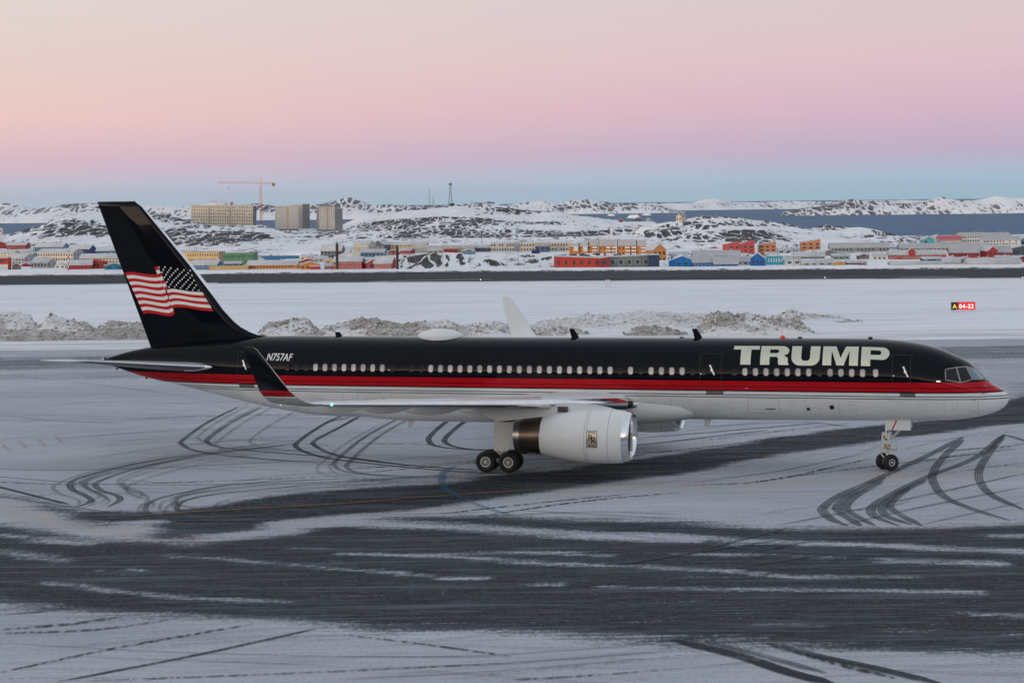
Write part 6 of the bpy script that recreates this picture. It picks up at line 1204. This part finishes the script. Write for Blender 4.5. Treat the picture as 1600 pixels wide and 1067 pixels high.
# tower cranes
def crane(label, xmast, ybase, yjib, xl, xr, d, col):
    p = at(xmast, ybase, d); o = empty('tower_crane', p); hj = (ybase - yjib) / FPX * d; mt = simple('crane_paint', col, .6); b = MB(); w = .8
    for sx_ in (-w, w):
        for sy_ in (-w, w): b.tube([(sx_, sy_, -3), (sx_, sy_, hj)], .2, 4)
    nb = int(hj / 2.2)
    for k in range(nb):
        z0, z1 = hj * k / nb, hj * (k + 1) / nb; s1 = 1 if k % 2 else -1
        b.tube([(-w * s1, -w, z0), (w * s1, -w, z1)], .09, 4); b.tube([(-w, -w * s1, z0), (-w, w * s1, z1)], .09, 4); b.tube([(-w, -w, z1), (w, -w, z1)], .08, 4)
    b.build('mast', mt, o); b = MB(); xa__, xb__ = (xl - xmast) / FPX * d, (xr - xmast) / FPX * d; n = 26
    for (y_, z_) in ((-.6, 0), (.6, 0), (0, 1.3)): b.tube([(xa__, y_, hj + z_ + 1.2), (xb__, y_, hj + z_)], .2, 4)
    for k in range(n): u0, u1 = k / n, (k + .5) / n; P_ = lambda u, y_, z_: (xa__ + (xb__ - xa__) * u, y_, hj + z_ + 1.2 * (1 - u)); b.tube([P_(u0, -.6, 0), P_(u1, 0, 1.3)], .07, 4); b.tube([P_(u1, 0, 1.3), P_((k + 1) / n, -.6, 0)], .07, 4)
    b.build('jib', mt, o); b = MB(); b.tube([(0, -.6, hj), (0, 0, hj + 5.2)], .18, 4); b.tube([(0, .6, hj), (0, 0, hj + 5.2)], .18, 4); b.tube([(0, 0, hj + 5), (xa__ * .55, 0, hj + 2.4)], .06, 4); b.tube([(0, 0, hj + 5), (xb__ * .9, 0, hj + .8)], .06, 4); b.build('apex', mt, o)
    b = MB(); b.box(xb__ - 2.6, xb__ + .2, -.9, .9, hj - 2.2, hj + .6); b.build('counterweight', simple('crane_ballast', (.16, .15, .15), .8), o); b = MB(); b.box(-1.4, .2, -1.6, -.8, hj - 1.6, hj + .2); b.build('cab', M_TRIM, o)
    b = MB(); xk = xa__ * .75; b.box(xk - .5, xk + .5, -.5, .5, hj - 4.6, hj - 3.6); b.tube([(xk, 0, hj - 3.6), (xk, 0, hj + .6)], .05, 4); b.build('hook', simple('crane_hook', (.1, .06, .05), .7), o); tag(o, label, 'crane')
crane('tall orange tower crane behind the beige block', 408, 352, 287.5, 341, 430, 2060, (.58, .16, .05))
crane('small pale tower crane peeking over the beige block', 339, 340, 317, 327, 364, 2600, (.48, .33, .24))
# radio mast and thin aerials on the centre hill
p = at(704, 322.5, 2470); o = empty('radio_mast', p); hm = (322.5 - 284) / FPX * 2470; M_LAT = simple('mast_steel', (.10, .11, .125), .6); b = MB()
for k in range(4):
    cx_, cy_ = ((-1, -1), (1, -1), (1, 1), (-1, 1))[k]; b.tube([(2.6 * cx_, 2.6 * cy_, -1), (1.0 * cx_, 1.0 * cy_, hm * .55), (.9 * cx_, .9 * cy_, hm * .9)], .26, 5)
for j in range(9):
    z0, z1 = hm * .9 * j / 9, hm * .9 * (j + 1) / 9; w0, w1 = [float(np.interp(z, [0, hm * .55, hm * .9], [2.6, 1.0, .9])) for z in (z0, z1)]; s1 = 1 if j % 2 else -1
    b.tube([(-w0 * s1, -w0, z0), (w1 * s1, -w1, z1)], .16, 4); b.tube([(-w1, -w1, z1), (w1, -w1, z1)], .14, 4); b.tube([(-w0, -w0 * s1, z0), (-w1, w1 * s1, z1)], .16, 4)
b.build('lattice', M_LAT, o); b = MB(); b.box(-2.0, 2.0, -2.0, 2.0, hm * .86, hm * .93); b.tube([(0, 0, hm * .9), (0, 0, hm * 1.03)], .2, 6); b.tube([(1.4, 0, hm * .9), (1.4, 0, hm * .99)], .12, 5); b.build('antenna_platform', M_LAT, o); b = MB(); b.box(-1, 4.5, -2, 2, -1, 3.6); b.build('hut', M_DARK, o); tag(o, 'steel lattice radio mast with hut on the centre hill', 'radio mast')
for x, yt, lb in ((671, 294, 'taller thin aerial left of the radio mast'), (677, 307, 'shorter thin aerial left of the radio mast')):
    p = at(x, 322, 2470); h_ = (322 - yt) / FPX * 2470; o = empty('aerial', p); b = MB(); b.tube([(0, 0, -2), (0, 0, h_)], [.28, .14], 5); b.build('pole', M_LAT, o)
    for a_ in (0, 2.1, 4.2): b = MB(); b.tube([(0, 0, h_ * .8), (5 * math.cos(a_), 5 * math.sin(a_), -1)], .05, 4); b.build('guy_wire', M_LAT, o)
    tag(o, lb, 'aerial', 'thin aerials on the centre hill')
p = at(753, 384, 1330); o = empty('hut_mast', p); b = MB(); b.tube([(0, 0, -1), (0, 0, 7.5)], .22, 5); b.tube([(-1, 0, 6.4), (1, 0, 6.4)], .12, 4); b.build('pole', M_LAT, o); b = MB(); b.box(-.5, .5, -.5, .5, 7.2, 8.4); b.build('antenna', M_LAT, o); tag(o, 'short dark mast on the dark hut', 'mast')
p = at(988, 372, 1900); o = empty('hill_pole', p); b = MB(); b.tube([(0, 0, -1), (0, 0, 17)], .16, 5); b.build('pole', M_LAT, o); b = MB(); b.tube([(-.8, 0, 16), (.8, 0, 16)], .12, 4); b.build('cross_arm', M_LAT, o); tag(o, 'thin pole on the rocky centre hill', 'pole')
# icebergs
M_ICE = simple('ice', (.80, .82, .82), .6, var=.08, vscale=.05)
for (x0, x1, yb, yt, lb) in ((949, 961, 337.5, 334.5, 'small low iceberg left of three in the bay'), (980, 1000, 341, 335.5, 'largest iceberg in the bay'), (1003, 1018, 336.5, 333.6, 'flat iceberg right of three in the bay')):
    xm = (x0 + x1) / 2; yh_ = YH - (xm - 800) * .0117; d = 99.4 * FPX / (yb - yh_); p = at(xm, yb, d); w = (x1 - x0) / FPX * d / 2; h_ = (yb - yt) / FPX * d; b = MB(); n = 14; rings = []
    for z, s_ in ((-4, 1.0), (.15 * h_, 1.02), (.6 * h_, .85), (h_, .55)): rings.append([(w * s_ * math.cos(2 * math.pi * k / n) * random.uniform(.85, 1.1), w * .5 * s_ * math.sin(2 * math.pi * k / n) * random.uniform(.85, 1.1), z * (random.uniform(.6, 1.1) if z > 0 else 1)) for k in range(n)])
    b.add([v for r in rings for v in r], [(i * n + k, i * n + (k + 1) % n, (i + 1) * n + (k + 1) % n, (i + 1) * n + k) for i in range(3) for k in range(n)] + [tuple(range(3 * n, 4 * n))]); o = b.build('iceberg', M_ICE, None, False, p); tag(o, lb, 'iceberg', 'icebergs in the bay')
# blue truck on the town road
p = at(837, 398, 1180); o = empty('blue_truck', p, R(4)); b = MB(); b.box(-2.2, 2.2, -1.1, 1.1, .6, 2.6); b.build('body', cmat((.02, .05, .16)), o); b = MB(); b.box(1.6, 2.26, -1.14, 1.14, 1.5, 2.3); b.build('cab_window', M_GLASS, o)
for x in (-1.4, 1.4):
    for y in (-1.0, 1.0): b = MB(); b.lathe([(-.15, .02), (-.15, .5), (.15, .5), (.15, .02)], (x, y, .5), (0, 1, 0), 12); b.build('wheel', M_RUB, o)
tag(o, 'dark blue truck parked on the snow below the offices', 'truck')
# light poles along the far airfield fence
for i, x in enumerate((640, 692, 735, 792, 810, 1215, 1240, 1275)):
    p = at(x, 417, 880); o = empty('lamp_post', (p.x, p.y, ground_z(p.x, p.y))); hz = p.z - ground_z(p.x, p.y) + 9; b = MB(); b.tube([(0, 0, -.5), (0, 0, hz)], .09, 5); b.build('pole', M_HINGE, o); b = MB(); b.tube([(0, 0, hz), (1.2, 0, hz + .3)], .08, 5); b.build('arm', M_HINGE, o)
    tag(o, 'thin grey lamp post on the snow ' + ['right of the second dark post', 'on the rocky mound', 'right of the rocky mound', 'left of the red hall', 'closest to the red hall', 'in front of the cyan containers', 'in front of the white hut', 'in front of the grey timber row'][i], 'lamp post', 'thin lamp posts beyond the runway')
# terrain, levelled under every building
for (fx0, fy0, fz0, fw, fd) in sorted(FOOT, key=lambda q: -q[1]):
    i0, i1 = np.searchsorted(tx, (fx0 - fw - 14, fx0 + fw + 14)); j0, j1 = np.searchsorted(ty, (fy0 - fd - 62, fy0 + fd + 12)); sl_ = (slice(j0, j1), slice(i0, i1))
    wx = sstep(fw + 12, fw + 1, np.abs(TX[sl_] - fx0)); wy = sstep(fy0 - fd - 60, fy0 - fd - 5, TY[sl_]) * sstep(fy0 + fd + 11, fy0 + fd + 1, TY[sl_]); w_ = wx * wy
    TZ[sl_] = TZ[sl_] * (1 - w_) + (fz0 - .15) * w_; rock[sl_] -= .5 * w_
struct(link('terrain', np_mesh('terrain', np.stack([TX, TY, TZ], -1).reshape(-1, 3), grid_faces(len(tx), len(ty)), M_HILL, True, {'rock': rock})), 'snowy hills with dark rock outcrops behind the town')
# ================================================================== cold sea air
b = MB(); b.box(-23500, 23500, -3000, 23500, -97, 78); hz_o = b.build('haze', []); hm_ = bpy.data.materials.new('cold_sea_air'); hm_.use_nodes = True; hn = hm_.node_tree.nodes; hn.clear()
ho = hn.new('ShaderNodeOutputMaterial'); hv = hn.new('ShaderNodeVolumePrincipled'); hv.inputs['Color'].default_value = (.80, .84, .92, 1); hv.inputs['Density'].default_value = 1.1e-5; hv.inputs['Anisotropy'].default_value = 0.2
hm_.node_tree.links.new(hv.outputs[0], ho.inputs['Volume']); hz_o.data.materials.append(hm_); hz_o['kind'] = 'stuff'; hz_o['label'] = 'thin pale haze in the cold air over the bay'; hz_o['category'] = 'haze'
